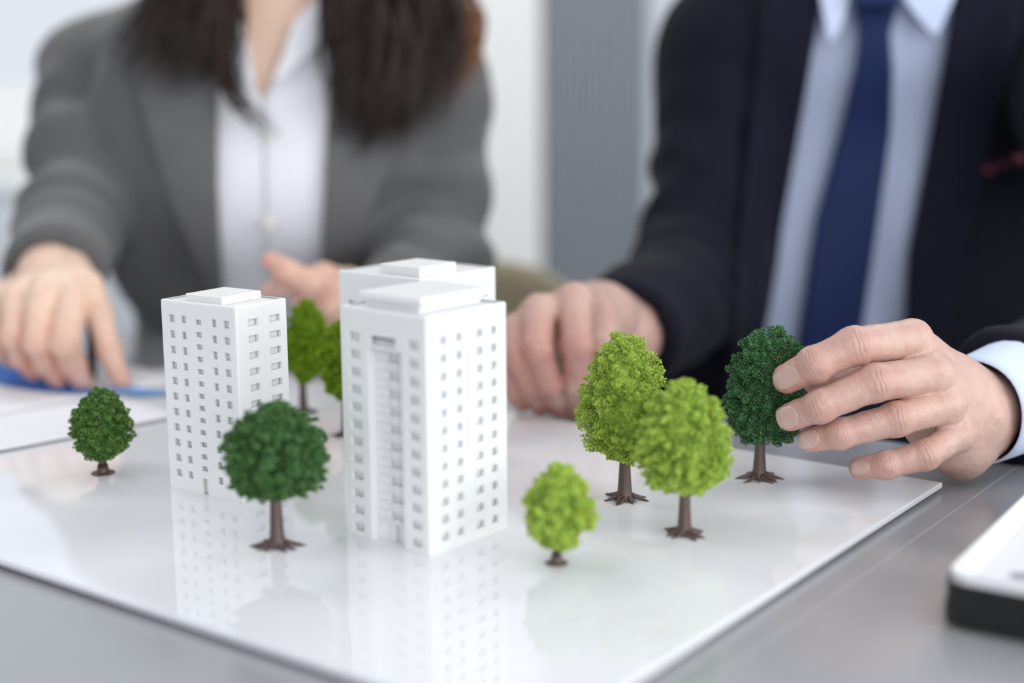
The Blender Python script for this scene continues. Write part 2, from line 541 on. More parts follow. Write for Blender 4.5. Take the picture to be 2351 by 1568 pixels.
def mk_glass():
    m = bpy.data.materials.new('window_glass'); m.use_nodes = True
    b = m.node_tree.nodes['Principled BSDF']; nt = m.node_tree
    b.inputs['Transmission Weight'].default_value = 1.0; b.inputs['Roughness'].default_value = 0.0; b.inputs['IOR'].default_value = 1.02
    nz = nt.nodes.new('ShaderNodeTexNoise'); nz.inputs['Scale'].default_value = 1.0
    mx = nt.nodes.new('ShaderNodeMix'); mx.data_type = 'RGBA'
    mx.inputs[6].default_value = (.95, .97, .97, 1); mx.inputs[7].default_value = (.97, .99, .99, 1)
    nt.links.new(nz.outputs['Fac'], mx.inputs[0]); nt.links.new(mx.outputs[2], b.inputs['Base Color'])
    return m


window(1, 0, R['x1'] + .06, -2.3, 1.4, -.10, 1.6, 4)
window(2, 1, R['y0'] - .06, -.65, 2.45, -.05, 1.65, 4)

# housings of the unseen ceiling lights added to brighten the room
for lx, ly, w_ in ((-1.1, .6, 'over the front left of the table'), (1.1, .6, 'over the front right of the table'),
                   (-1.1, 2.4, 'over the back left of the room'), (1.1, 2.4, 'over the back right of the room')):
    lr = empty('unseen_ceiling_light', (lx, ly, R['z1']), 'added unseen flush ceiling light ' + w_, 'light', 'added ceiling lights')
    mb = MB(); mb.box((lx, ly, R['z1'] - .01), (1.2, .62, .02), bev=.004); mb.build('housing', M_frame, lr)

# back of the room: the white pillar panel, the ribbed grey panel, the low sill and cabinet at the left
def at_wall(px, py, y):
    v = FWD + (px - CX) / F * RGT - (py - CY) / F * UPV
    return CAM + y / v[1] * v


ya = 3.30
xl, xr = at_wall(1247, 400, ya)[0], at_wall(1489, 400, ya)[0]
pr = empty('ribbed_panel', ((xl + xr) / 2, ya, R['z0']), 'tall grey vertically ribbed panel on the back wall between the two people', 'panel')
mb = MB(); mb.box(((xl + xr) / 2, ya + .045, (R['z0'] + 1.4) / 2 + .05), (xr - xl, .05, 1.4 - R['z0'] - .1), bev=.004)
mb.build('backing', M_groove, pr)
nr = 17; pw = (xr - xl) / nr
zr0, zr1 = at_wall(1370, 668, ya)[2], 1.38
ribm = None
for k in range(nr):
    if ribm is None:
        b_ = MB(); b_.box((0, 0, 0), (pw * .62, .014, zr1 - zr0), bev=.003)
        o = b_.build('rib', M_rib, pr, loc=(0, 0, 0)); ribm = o.data
    else:
        o = bpy.data.objects.new('rib', ribm); COL.objects.link(o); o.parent = pr
    o.location = (xl + (k + .5) * pw - (xl + xr) / 2, .013, (zr0 + zr1) / 2 - R['z0'])
mb = MB(); mb.box(((xl + xr) / 2, ya + .01, (zr0 + R['z0']) / 2), (xr - xl, .03, zr0 - R['z0'] - .004), bev=.003)
mb.build('kick_panel', M_silver, pr)
# white wall panel to the left of the ribs
x0p = at_wall(1040, 400, ya)[0]
mb = MB(); mb.box(((x0p + xl) / 2 - .004, ya + .05, zc), (xl - x0p, .10, zh - .01), bev=.004); struct(mb.build('trim_1', M_wallw))
# low white sill / cabinet at the far left
xc1 = at_wall(330, 400, 3.2)[0]
cab = empty('low_cabinet', (-1.9, 3.2, R['z0']), 'low white cabinet with a pale top against the back wall at the far left', 'cabinet')
zt = at_wall(20, 415, 3.0)[2]
mb = MB(); mb.box(((R['x0'] + xc1) / 2 + .02, 3.15, (R['z0'] + zt) / 2), (xc1 - R['x0'] - .06, .34, zt - R['z0'] - .03), bev=.003); mb.build('carcass', M_wall, cab)
mb = MB(); mb.box(((R['x0'] + xc1) / 2 + .02, 3.145, zt - .012), (xc1 - R['x0'] - .05, .37, .024), bev=.003); mb.build('worktop', M_frame, cab)
nd = 4; dw = (xc1 - R['x0'] - .07) / nd
for k in range(nd):
    xx = R['x0'] + .05 + dw * (k + .5)
    mb = MB(); mb.box((xx, 2.971, (R['z0'] + .08 + zt - .035) / 2), (dw - .006, .018, zt - R['z0'] - .12), bev=.002); dr = mb.build('door', M_wall, cab)
    mb = MB(); mb.tube([(xx + dw * .38, 2.963, zt - .16), (xx + dw * .38, 2.945, zt - .15), (xx + dw * .38, 2.945, zt - .05), (xx + dw * .38, 2.963, zt - .04)], .004, 8)
    mb.build('handle', M_metal, dr)
# pale panel band of the wall above the cabinet
mb = MB(); mb.box(((R['x0'] + xc1) / 2, 3.385, (zt + at_wall(20, 205, 3.37)[2]) / 2), (xc1 - R['x0'], .03, at_wall(20, 205, 3.37)[2] - zt), bev=.003)
struct(mb.build('trim_2', M_wallw))

# ---------------------------------------------------------------- the table
TH = 0.6401
TU, TV = np.array([-math.cos(TH), math.sin(TH), 0]), np.array([math.sin(TH), math.cos(TH), 0])
TZ = -0.006
tbl = empty('conference_table', (0.05, .6, R['z0']), 'grey glossy conference table with a fine pale joint, under the white model board', 'table')


def tabletop(u0, u1, v0, v1, name='tabletop'):
    m_ = MB(); Mx = np.array([TU, TV, [0, 0, 1.]]).T
    c = TU * (u0 + u1) / 2 + TV * (v0 + v1) / 2 + np.array([0, 0, TZ - .0125])
    m_.box(c, (u1 - u0, v1 - v0, .025), M=Mx, bev=.0002)
    return m_.build(name, M_table, tbl)


US = .2765; VF = .955
tabletop(US + .00035, US + 1.45, -.75, VF); tabletop(US - 1.30, US - .00035, -.75, VF)
mb = MB(); mb.box(TU * US + TV * (VF - .75) / 2 + np.array([0, 0, TZ - .0128]), (.0009, VF + .75 - .004, .0249), M=np.array([TU, TV, [0, 0, 1.]]).T)
mb.build('joint_strip', M_seam, tbl)
for (u, v) in ((US + 1.38, -.68), (US + 1.38, VF - .30), (US - 1.23, -.68), (US - 1.23, VF - .25), (US + .05, -.68), (US + .05, VF - .32)):
    p = TU * u + TV * v
    mb = MB(); mb.tube([(p[0], p[1], R['z0'] + .01), (p[0], p[1], TZ - .026)], .025, 16); lg = mb.build('leg', M_metal, tbl, smooth=False)
    mb = MB(); mb.tube([(p[0], p[1], R['z0']), (p[0], p[1], R['z0'] + .012)], .032, 16); mb.build('foot', M_slot, lg)

# ---------------------------------------------------------------- the white model board
BC = np.array([.2714, .8616]); BW = .4346
mb = MB(); c = np.array([BC[0], BC[1], -.0019]) + TU * .35 - TV * BW / 2
mb.box(c, (.70, BW, .0038), M=np.array([TU, TV, [0, 0, 1.]]).T, bev=.0006)
board = mb.build('model_board', M_board)
tag(board, 'large glossy white acrylic board carrying the model towers and trees, on the grey table', 'board')
board.location.z = 0
for k, (u, v) in enumerate(((.03, -.03), (.66, -.03), (.03, -BW + .03), (.66, -BW + .03))):
    p = np.array([BC[0], BC[1], 0]) + TU * u + TV * v
    mb = MB(); mb.tube([(p[0], p[1], TZ), (p[0], p[1], -.0037)], .008, 16); mb.build('foot', M_slot, board)


# ---------------------------------------------------------------- the white towers
def tower(name, label, F0, th, w, d, h, facades, block, plinth=None, t=.0022, recess=None):
    u = np.array([-math.cos(th), math.sin(th), 0]); v = np.array([math.sin(th), math.cos(th), 0]); o0 = np.array([F0[0], F0[1], 0.])
    root = empty(name, o0 + u * w / 2 + v * d / 2, label, 'model building', 'white model towers')
    def LW(a, b, z): return o0 + u * a + v * b + np.array([0, 0, z])
    m_ = MB(); r = .0012; rt = .0012; nseg = 4; ri = .0004
    lens = (w, d, w, d)
    maps = (lambda s, q, z: LW(s, q, z), lambda s, q, z: LW(q, s, z), lambda s, q, z: LW(s, d - q, z), lambda s, q, z: LW(w - q, s, z))
    hb = h - rt
    for k in range(4):
        L = lens[k]; fm = maps[k]; holes = facades[k]
        xs = sorted({round(x, 6) for hh in holes for x in hh[:2]} | {r, L - r}); zs = sorted({round(z, 6) for hh in holes for z in hh[2:]} | {0., hb})
        zi = list(zs); zi[-1] = h
        xi = list(xs); xi[0] = t; xi[-1] = L - t
        solid = np.ones((len(xs) - 1, len(zs) - 1), bool)
        for (s0, s1, z0, z1) in holes:
            for i in range(len(xs) - 1):
                for j in range(len(zs) - 1):
                    if s0 - 1e-6 <= xs[i] and xs[i + 1] <= s1 + 1e-6 and z0 - 1e-6 <= zs[j] and zs[j + 1] <= z1 + 1e-6: solid[i, j] = False
        for i in range(len(xs) - 1):
            for j in range(len(zs) - 1):
                if solid[i, j]:
                    m_.add([fm(xs[i], 0, zs[j]), fm(xs[i + 1], 0, zs[j]), fm(xs[i + 1], 0, zs[j + 1]), fm(xs[i], 0, zs[j + 1])], [(0, 1, 2, 3)])
                    m_.add([fm(xi[i], t, zi[j]), fm(xi[i + 1], t, zi[j]), fm(xi[i + 1], t, zi[j + 1]), fm(xi[i], t, zi[j + 1])], [(3, 2, 1, 0)])
                else:
                    for di, dj, (A, B) in ((-1, 0, ((i, j), (i, j + 1))), (1, 0, ((i + 1, j), (i + 1, j + 1))), (0, -1, ((i, j), (i + 1, j))), (0, 1, ((i, j + 1), (i + 1, j + 1)))):
                        ii, jj = i + di, j + dj
                        if 0 <= ii < solid.shape[0] and 0 <= jj < solid.shape[1] and solid[ii, jj]:
                            m_.add([fm(xs[A[0]], 0, zs[A[1]]), fm(xs[B[0]], 0, zs[B[1]]), fm(xi[B[0]], t, zi[B[1]]), fm(xi[A[0]], t, zi[A[1]])], [(0, 1, 2, 3)])
    def loop(ins, rad, z):
        out = []
        for (ca, cb, a0) in ((r, r, math.pi), (w - r, r, 1.5 * math.pi), (w - r, d - r, 0), (r, d - r, .5 * math.pi)):
            for q in range(nseg + 1):
                an = a0 + q * math.pi / 2 / nseg
                out.append(LW(ca + rad * math.cos(an), cb + rad * math.sin(an), z))
        return out
    loops = [loop(0, r, hb)] + [loop(0, r - rt * (1 - math.cos(q)), hb + rt * math.sin(q)) for q in (math.pi / 6, math.pi / 3, math.pi / 2)]
    inner = []
    for (ca, cb) in ((t, t), (w - t, t), (w - t, d - t), (t, d - t)):
        inner += [LW(ca, cb, h)] * (nseg + 1)
    loops.append(inner); loops.append([p - np.array([0, 0, .004]) for p in inner])
    n = 4 * (nseg + 1)
    m_.add([p for l in loops for p in l], [(k * n + i, k * n + (i + 1) % n, (k + 1) * n + (i + 1) % n, (k + 1) * n + i) for k in range(len(loops) - 1) for i in range(n)])
    lo, hi = loop(0, r, 0.), loop(0, r, hb)
    for cnr in range(4):
        for q in range(nseg):
            i = cnr * (nseg + 1) + q
            m_.add([lo[i], lo[i + 1], hi[i + 1], hi[i]], [(0, 1, 2, 3)])
    me = bpy.data.meshes.new('walls'); me.from_pydata(m_.v, [], m_.f)
    import bmesh
    bm = bmesh.new(); bm.from_mesh(me); bmesh.ops.remove_doubles(bm, verts=bm.verts, dist=1e-6); bmesh.ops.dissolve_degenerate(bm, dist=1e-7, edges=bm.edges)
    bmesh.ops.recalc_face_normals(bm, faces=bm.faces); bm.to_mesh(me); bm.free()
    link('walls', me, M_white, root)
    Mx = np.array([u, v, [0, 0, 1.]]).T
    def lbox(nm, a0, a1, b0, b1, z0, z1, bev=.0003):
        q = MB(); q.box(LW((a0 + a1) / 2, (b0 + b1) / 2, (z0 + z1) / 2), (a1 - a0, b1 - b0, z1 - z0), M=Mx, bev=bev); return q.build(nm, M_white, root)
    lbox('roof', t + .00005, w - t - .00005, t + .00005, d - t - .00005, h - .0028, h - .0010, .0001)
    g_ = .0008 if not recess else .0056
    lbox('core', t + .0008, w - t - .0008, t + g_, d - t - .0008, .0003, h - .0029, 0)
    if recess:
        lbox('core', t + .0008, recess[0] - .0026, t + .0008, t + g_ - .0001, .0003, h - .0029, 0); lbox('core', recess[1] + .0026, w - t - .0008, t + .0008, t + g_ - .0001, .0003, h - .0029, 0)
    if plinth:
        a0, a1, b0, b1, zz = plinth; pl_ = lbox('roof_plinth', a0 * w, a1 * w, b0 * d, b1 * d, h - .0010, h + zz); base = h + zz
    else: base = h - .0010
    a0, a1, b0, b1, zz = block; lbox('roof_block', a0 * w, a1 * w, b0 * d, b1 * d, base, h + zz, .0005)
    if recess:
        s0, s1, zt_, dep, holes = recess       # recessed bay of the left facade: a slab with its own windows, behind the wall
        q = MB(); tt = .0022
        xs = sorted({round(x, 6) for hh in holes for x in hh[:2]} | {s0 - .002, s1 + .002}); zs = sorted({round(z, 6) for hh in holes for z in hh[2:]} | {0.0002, zt_ + .004})
        for i in range(len(xs) - 1):
            for j in range(len(zs) - 1):
                cx_, cz_ = (xs[i] + xs[i + 1]) / 2, (zs[j] + zs[j + 1]) / 2
                if any(a <= cx_ <= b and e <= cz_ <= f for a, b, e, f in holes): continue
                q.box(LW(cx_, dep + tt / 2, cz_), (xs[i + 1] - xs[i], tt, zs[j + 1] - zs[j]), M=Mx)
        for x_ in (s0, s1):      # cheeks of the bay
            q.box(LW(x_ + (-.001 if x_ == s0 else .001), (t + dep) / 2, zt_ / 2), (.002, dep - t + .0002, zt_), M=Mx)
        q.build('recessed_bay', M_white, root)
    return root


def rows(h, f0, sp, n, hh, cols, L, skip=()):
    out = []
    for i in range(n):
        zc_ = h * (1 - (f0 + sp * i))
        for (a, b) in cols: out.append((a * L, b * L, zc_ - hh * h / 2, zc_ + hh * h / 2))
    return out


def px_frac(s, zn, zf):
    """fraction along a receding facade from the fraction seen in the frame"""
    return s * zn / (zf - s * (zf - zn))


# left model tower
w1, d1, h1 = .0646, .0440, .1207
cl = [(.098, .18), (.26, .33), (.664, .733), (.82, .905)]; cl = [(1 - b, 1 - a) for a, b in cl]
fl = rows(h1, .094, .0815, 11, .039, [(px_frac(a, .875, .905), px_frac(b, .875, .905)) for a, b in cl], w1)
fl += rows(h1, .0985, .0635, 13, .027, [(1 - .542, 1 - .456)], w1)
fl += [((1 - .535) * w1, (1 - .455) * w1, 0.0, .087 * h1)]
fr = rows(h1, .092, .083, 11, .036, [(.225, .42), (.64, .86)], d1)
fb = rows(h1, .094, .0815, 11, .039, [(.1, .19), (.28, .36), (.46, .55), (.66, .74), (.81, .9)], w1)
tower('model_tower', 'white model tower with two columns of wide windows, behind the dark green tree', (-.1638, .8275), .5926, w1, d1, h1, [fl, fr, fb, fr],
      (.235, .725, .10, .86, .0042))
# front centre tower with the recessed bay
w2, d2, h2 = .0652, .0643, .1309
ca = (1 - .21, 1 - .085); cc = (1 - .90, 1 - .775)
fl = rows(h2, .127, .0755, 12, .036, [(px_frac(a, .77, .80), px_frac(b, .77, .80)) for a, b in (ca, cc)], w2)
zr = h2 * (1 - .165)
rs0, rs1 = (1 - .70) * w2, (1 - .315) * w2
fl += [((1 - .64) * w2, (1 - .34) * w2, h2 * (1 - .152), h2 * (1 - .112))]
fl += [(rs0, rs1, 0.0, zr)]
holes = [(rs0 + .13 * (rs1 - rs0), rs0 + .60 * (rs1 - rs0), h2 * (1 - (.205 + .0755 * i)) - .0024, h2 * (1 - (.205 + .0755 * i)) + .0024) for i in range(10)]
holes += [(rs0 + .28 * (rs1 - rs0), rs0 + .50 * (rs1 - rs0), 0.0, .0105)]
cols2 = [(.153, .246), (.352, .44), (.595, .70), (.794, .873)]
fr = rows(h2, .111, .0752, 12, .034, [(px_frac(a, .77, .82), px_frac(b, .77, .82)) for a, b in cols2], d2)
fb = rows(h2, .11, .0755, 12, .034, [(.1, .2), (.3, .4), (.6, .7), (.8, .9)], w2)
tower('model_tower', 'tallest looking white model tower in front, with a recessed bay down its shaded side', (-.0446, .7263), .707, w2, d2, h2, [fl, fr, fb, fr],
      (.13, .86, .08, .93, .0080), plinth=(.19, .82, .12, .88, .0036), recess=(rs0, rs1, zr, .0050, holes))
# the tower behind it
h3, th3 = .1285, .685
F3 = G(964.7, 640, h3); w3 = .0745; d3 = .0750
u3 = np.array([-math.cos(th3), math.sin(th3), 0]); v3 = np.array([math.sin(th3), math.cos(th3), 0])
bl = [G(x, y, h3 + .0065) - F3 for x, y in ((878, 604), (1040.6, 600.5), (963, 614))]
fl = rows(h3, .17, .0755, 11, .036, [(.1, .19), (.8, .89), (.3, .42), (.58, .7)], w3)
fr = rows(h3, .13, .0755, 12, .034, [(.13, .22), (.33, .42), (.6, .69), (.8, .88)], d3)
tower('model_tower', 'white model tower standing behind the front tower, only its roof and upper walls showing', F3[:2], th3, w3, d3, h3, [fl, fr, fl, fr],
      (max(.05, bl[2] @ u3 / w3), bl[0] @ u3 / w3, max(.05, bl[2] @ v3 / d3), bl[1] @ v3 / d3, .0065))


# ---------------------------------------------------------------- the model trees
OCT_V = np.array([[1, 0, 0], [-1, 0, 0], [0, 1, 0], [0, -1, 0], [0, 0, 1], [0, 0, -1]], float)
OCT_F = np.array([[0, 2, 4], [2, 1, 4], [1, 3, 4], [3, 0, 4], [2, 0, 5], [1, 2, 5], [3, 1, 5], [0, 3, 5]])


def rand_rot(r, n):
    q = r.normal(size=(n, 4)); q /= np.linalg.norm(q, axis=1)[:, None]
    w, x, y, z = q.T
    return np.stack([np.stack([1 - 2 * (y * y + z * z), 2 * (x * y - z * w), 2 * (x * z + y * w)], -1),
                     np.stack([2 * (x * y + z * w), 1 - 2 * (x * x + z * z), 2 * (y * z - x * w)], -1),
                     np.stack([2 * (x * z - y * w), 2 * (y * z + x * w), 1 - 2 * (x * x + y * y)], -1)], 1)


def tree(label, base, top_py, bot_py, l_px, r_px, prof, m_leaf, roots, seed, nclump=420, ngran=55, gran=(.00042, .0008),
         trunk_px=24, clump=(.0055, .0019), ragged=.10, spikes=(), group=None, cut=None):
    r = np.random.RandomState(seed)
    g = G(*base, 0.0); dd = proj(g)[2]
    z1, z0 = ZT(g, top_py), ZT(g, bot_py)
    cxp = (l_px + r_px) / 2; off = (cxp - proj(g + np.array([0, 0, (z0 + z1) / 2]))[0]) * dd / F
    rx = (r_px - l_px) / 2 * dd / F
    root = empty('model_tree', g, label, 'model tree', group)
    # trunk
    tr = trunk_px / 2 * dd / F
    m_ = MB(); zt = z0 + (z1 - z0) * .5
    pts = [(0, 0, .0004), (0, 0, .0012), (0, 0, .003), (0, 0, .006), (0, 0, z0 * .6), (0, 0, z0), (0, 0, zt), (0, 0, z1 - .01)]
    rad = [tr * 1.75, tr * 1.6, tr * 1.38, tr * 1.22, tr * 1.05, tr * .92, tr * .6, tr * .2]
    m_.tube(pts, rad, 18)
    if roots:
        a0 = r.uniform(0, 6.28)
        for k in range(roots):
            a = a0 + 2 * math.pi * (k + r.uniform(-.28, .28)) / roots; L = tr * r.uniform(3.1, 4.8); b = r.uniform(-.35, .35)
            q = []
            for s_ in (0.15, .42, .68, .86, 1.0):
                aa = a + b * s_ * s_
                q.append((L * s_ * math.cos(aa), L * s_ * math.sin(aa), .0003 + tr * (1.15 * (1 - s_) ** 1.7 + .16 * (1 - s_))))
            m_.tube(q, [tr * .50, tr * .36, tr * .26, tr * .18, tr * .05], 7)
            if r.rand() < .7:
                c_ = np.array(q[1]); aa = a + r.choice([-1, 1]) * r.uniform(.5, .9); L2 = L * .45
                m_.tube([c_, c_ + np.array([L2 * .5 * math.cos(aa), L2 * .5 * math.sin(aa), -c_[2] * .55]), np.array([c_[0] + L2 * math.cos(aa), c_[1] + L2 * math.sin(aa), .0003])], [tr * .36, tr * .24, tr * .05], 6)
    else:
        m_.tube([(0, 0, 0), (0, 0, .0006), (0, 0, .0012)], [tr * 2.9, tr * 2.8, tr * 1.8], 20)
    m_.build('trunk', M_trunk, root, smooth=True, loc=(0, 0, 0))
    # crown of flocked sprigs
    pt, pr_ = np.array([p[0] for p in prof]), np.array([p[1] for p in prof])
    N = nclump
    # area-weighted heights
    tt = np.linspace(0.02, .985, 200); wgt = np.interp(tt, pt, pr_) + .15; cdf = np.cumsum(wgt) / wgt.sum()
    t = np.interp(((np.arange(N) + r.normal(0, 8, N)) / N).clip(0, 1), cdf, tt); ph = (np.arange(N) * 2.39996 + r.normal(0, .55, N)) % (2 * math.pi)
    rad = np.interp(t, pt, pr_) * rx * (1 + r.normal(-.02, ragged * 1.25, N)).clip(.62, 1.12)
    dirv = np.stack([np.cos(ph), np.sin(ph), r.normal(.12, .25, N) + 1.1 * (t - .55)], 1); dirv /= np.linalg.norm(dirv, axis=1)[:, None]
    H_ = z1 - z0
    tip = np.stack([off * (.35 + .65 * t) + rad * np.cos(ph), rad * np.sin(ph), z0 + t * H_], 1)
    Ls = clump[0] * r.uniform(.6, 1.3, N); Ws = clump[1] * r.uniform(.55, 1.45, N)
    for (px_, py_, ln) in spikes:       # sprigs that stick out past the outline
        q = P(px_, py_, dd) - g; sgn = 1 if q[0] > off else -1
        tip = np.vstack([tip, q]); dirv = np.vstack([dirv, [sgn, r.normal(0, .2), .05]]); Ls = np.append(Ls, ln); Ws = np.append(Ws, clump[1] * .5)
    N = len(tip); dirv /= np.linalg.norm(dirv, axis=1)[:, None]
    K = ngran
    s_ = r.rand(N, K) ** .8
    pos = tip[:, None, :] - dirv[:, None, :] * (Ls[:, None] * s_)[..., None]
    rr = r.normal(size=(N, K, 3)); rr /= np.linalg.norm(rr, axis=2)[..., None]
    prf = np.sqrt(np.clip(1.0 - (1 - s_ * 1.6).clip(0, 1) ** 2, .12, 1))
    pos = pos + rr * (Ws[:, None] * prf * r.uniform(.75, 1.05, (N, K)))[..., None]
    pos = pos.reshape(-1, 3)
    nc = int(N * K * .16)        # loose flock on the heart of the crown
    tc_ = np.interp(r.rand(nc), cdf, tt); pc_ = r.uniform(0, 2 * math.pi, nc); qc_ = np.interp(tc_, pt, pr_) * rx * r.uniform(.60, .76, nc)
    pos = np.vstack([pos, np.stack([off * (.35 + .65 * tc_) + qc_ * np.cos(pc_), qc_ * np.sin(pc_), z0 + tc_ * H_], 1)])
    if cut is not None:
        pos = pos[~cut(pos)]
    n = len(pos)
    sc = r.uniform(gran[0], gran[1], (n, 1)) * r.uniform(.7, 1.3, (n, 3))
    vv = OCT_V[None] * sc[:, None, :]
    vv = np.einsum('nij,nkj->nki', rand_rot(r, n), vv) + pos[:, None, :]
    ff = (OCT_F[None] + 6 * np.arange(n)[:, None, None]).reshape(-1, 3)
    me = fast_mesh('foliage', vv.reshape(-1, 3), ff, 3)
    fo = link('foliage', me, m_leaf, root, smooth=True, loc=(0, 0, 0)); fo['kind'] = 'stuff'
    # inner twigs and flock-covered heart of the crown
    nu, nv = 22, 14; cv = []; cf = []
    for j in range(nv + 1):
        tj = .03 + .93 * j / nv
        for i in range(nu):
            a = 2 * math.pi * i / nu; q = np.interp(tj, pt, pr_) * rx * (.60 + .05 * math.sin(5 * a + j) + .05 * math.sin(9 * a - 2 * j))
            if j in (0, nv): q *= .3
            cv.append((off * (.35 + .65 * tj) + q * math.cos(a), q * math.sin(a), z0 + H_ * (.04 + .90 * tj)))
    for j in range(nv):
        for i in range(nu): cf.append((j * nu + i, j * nu + (i + 1) % nu, (j + 1) * nu + (i + 1) % nu, (j + 1) * nu + i))
    q = MB(); q.add(cv, cf + [tuple(range(nu))[::-1], tuple(range(nv * nu, nv * nu + nu))]); q.build('crown_core', m_leaf, root, smooth=True, loc=(0, 0, 0))
    return root


PEAR = [(0, .30), (.06, .62), (.16, .90), (.32, 1.0), (.5, .97), (.66, .86), (.8, .70), (.92, .52), (1.0, .24)]
DOME = [(0, .42), (.05, .80), (.14, .97), (.32, 1.0), (.52, .96), (.70, .85), (.84, .66), (.94, .42), (1.0, .18)]
EGG = [(0, .18), (.08, .55), (.2, .86), (.36, 1.0), (.52, .97), (.70, .84), (.85, .66), (.95, .44), (1.0, .2)]
OVAL = [(0, .20), (.06, .52), (.18, .86), (.34, .98), (.52, 1.0), (.70, .92), (.84, .74), (.94, .48), (1.0, .2)]
OVAL8 = [(0, .36), (.05, .66), (.16, .90), (.32, 1.0), (.52, .99), (.68, .90), (.82, .74), (.92, .52), (1.0, .24)]
WIDE = [(0, .40), (.05, .74), (.16, .92), (.34, 1.0), (.54, 1.0), (.70, .88), (.84, .66), (.94, .42), (1.0, .2)]

tree('small mid green egg-shaped model tree with a round foot, left of the towers', (237, 1086), 892, 1058, 165, 300, EGG, M_mid, 0, 11, 230, 80, (.00042, .00075), 19, (.0050, .0021), .08, group='model trees')
tree('dark green model tree with ragged crown and splayed roots, in front of the left tower', (637, 1255), 921, 1140, 525, 745, WIDE, M_leafdark, 9, 12, 270, 95, (.00055, .00095), 28, (.0085, .0029), .12,
     spikes=((742, 1000, .012), (746, 1035, .012), (740, 1062, .011), (733, 962, .011), (527, 1022, .01), (735, 1100, .011)), group='model trees')
tree('mossy green model tree standing between the towers, its thin trunk showing', (697, 948), 686, 880, 655, 757, OVAL, M_olive, 7, 13, 200, 60, (.0006, .0011), 17, (.006, .0022), .06, group='model trees')
tree('mossy green model tree half hidden behind the front tower', (795, 1000), 730, 920, 733, 850, OVAL, M_olive, 7, 14, 200, 60, (.0006, .0011), 18, (.006, .0022), .06, group='model trees')
tree('tallest lime green model tree, sharp, with ragged sprigs beside the dark suit sleeve', (1434, 1147), 763, 1058, 1334, 1534, PEAR, M_lime, 9, 15, 330, 125, (.00034, .00066), 27, (.0085, .0028), .10,
     spikes=((1330, 884, .011), (1330, 978, .013), (1332, 1000, .013), (1336, 1010, .012), (1338, 903, .010), (1332, 918, .010), (1338, 868, .010), (1346, 1033, .012), (1329, 945, .010)), group='model trees')
tree('lime green model tree with a broad blurred crown, in front of the tallest lime tree', (1571, 1227), 872, 1127, 1464, 1668, DOME, M_lime, 9, 16, 280, 90, (.00048, .0009), 26, (.0085, .0028), .10,
     spikes=((1671, 993, .011), (1673, 1012, .012), (1675, 1034, .012), (1668, 1062, .010), (1466, 1060, .009)), group='model trees')
tree('smallest lime green egg-shaped model tree with a round foot, nearest the front of the board', (1278, 1293), 1070, 1260, 1205, 1366, EGG, M_lime, 0, 17, 210, 80, (.00055, .0010), 18, (.006, .0023), .07, group='model trees')


# ---------------------------------------------------------------- people: shared builders
M_skin_m = skin_mat('skin_man', (202, 168, 155), (188, 126, 116), (170, 124, 112))
M_skin_w = skin_mat('skin_woman', (234, 202, 180), (216, 154, 138), (206, 165, 144))
M_nail = mat('fingernail', (204, 166, 156), 0.22, 0.55, 0.05, 90, sub=0.15)
M_nailw = mat('fingernail_edge', (218, 192, 168), 0.35, 0.5, 0.03, 90)
M_navy = fabric_mat('navy_suiting', (14, 16, 28), sheen=.02)
M_navyl = fabric_mat('navy_lapel', (16, 19, 33), sheen=.02)
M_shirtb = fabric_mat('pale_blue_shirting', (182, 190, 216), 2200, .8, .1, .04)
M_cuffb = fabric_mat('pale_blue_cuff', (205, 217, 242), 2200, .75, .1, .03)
M_tie = fabric_mat('blue_satin_tie', (14, 33, 76), 1800, .6, .08, .10)
M_grey = fabric_mat('grey_wool', (93, 92, 93), sheen=.2, var=.12)
M_greyl = fabric_mat('grey_wool_lapel', (98, 97, 98), sheen=.2, var=.12)
M_shirtw = fabric_mat('white_shirting', (236, 236, 242), 2200, .8, .1, .03)
M_hairw = mat('dark_brown_hair', (44, 27, 19), .38, .5, .35, 12)
M_hairrim = mat('rim_lit_hair', (118, 74, 42), .42, .5, .35, 12)  # the dark hair with warm rim light put into its colour
M_hairm = mat('short_grey_hair', (90, 84, 78), .6, .4, .2, 60)
M_eye = mat('eye_white', (235, 232, 228), .15, .5, .02, 40)
M_iris = mat('brown_iris', (52, 34, 24), .1)
M_trou = fabric_mat('dark_trousers', (34, 35, 42))
M_shoe = mat('black_leather', (18, 16, 16), .35)
M_button = mat('pale_button', (214, 208, 200), .3)
M_pink = mat('pink_stitching', (122, 48, 62), .8)


def u3(v):
    v = np.asarray(v, float); return v / (np.linalg.norm(v) + 1e-12)


def hand(field, wrist, palm, fingers, thumb, k_palm=.009):
    """wrist, palm: lists of (point, radius) cones / ellipsoids; fingers: lists of four (point, radius): knuckle to tip"""
    for (a, ra), (b, rb) in palm: field.cone(a, b, ra, rb, k_palm)
    for ch in list(fingers) + [thumb]:
        pts = np.array([p for p, r in ch]); rs = [r for p, r in ch]
        m = max(rs) + .012
        sl, g = field.sub(pts.min(0) - m, pts.max(0) + m)
        d = None
        for i in range(len(ch) - 1):
            di = field.d_cone(g, pts[i], pts[i + 1], rs[i], rs[i + 1])
            if d is None: d = di
            else:
                k = .0025; h = np.clip(k - np.abs(d - di), 0, None); d = np.minimum(d, di) - h * h / (4 * k)
        for i in range(1, len(ch) - 1):       # joint swelling
            di = field.d_ell(g, pts[i], np.array([1, 1, 1.]) * rs[i] * 1.03); k = .003
            h = np.clip(k - np.abs(d - di), 0, None); d = np.minimum(d, di) - h * h / (4 * k)
        q = g - pts[0].astype(np.float32)
        kk = .0009 + .0085 * np.clip(1 - np.sqrt((q * q).sum(-1)) / .024, 0, 1)
        field.merge(sl, d.astype(np.float32), kk.astype(np.float32))


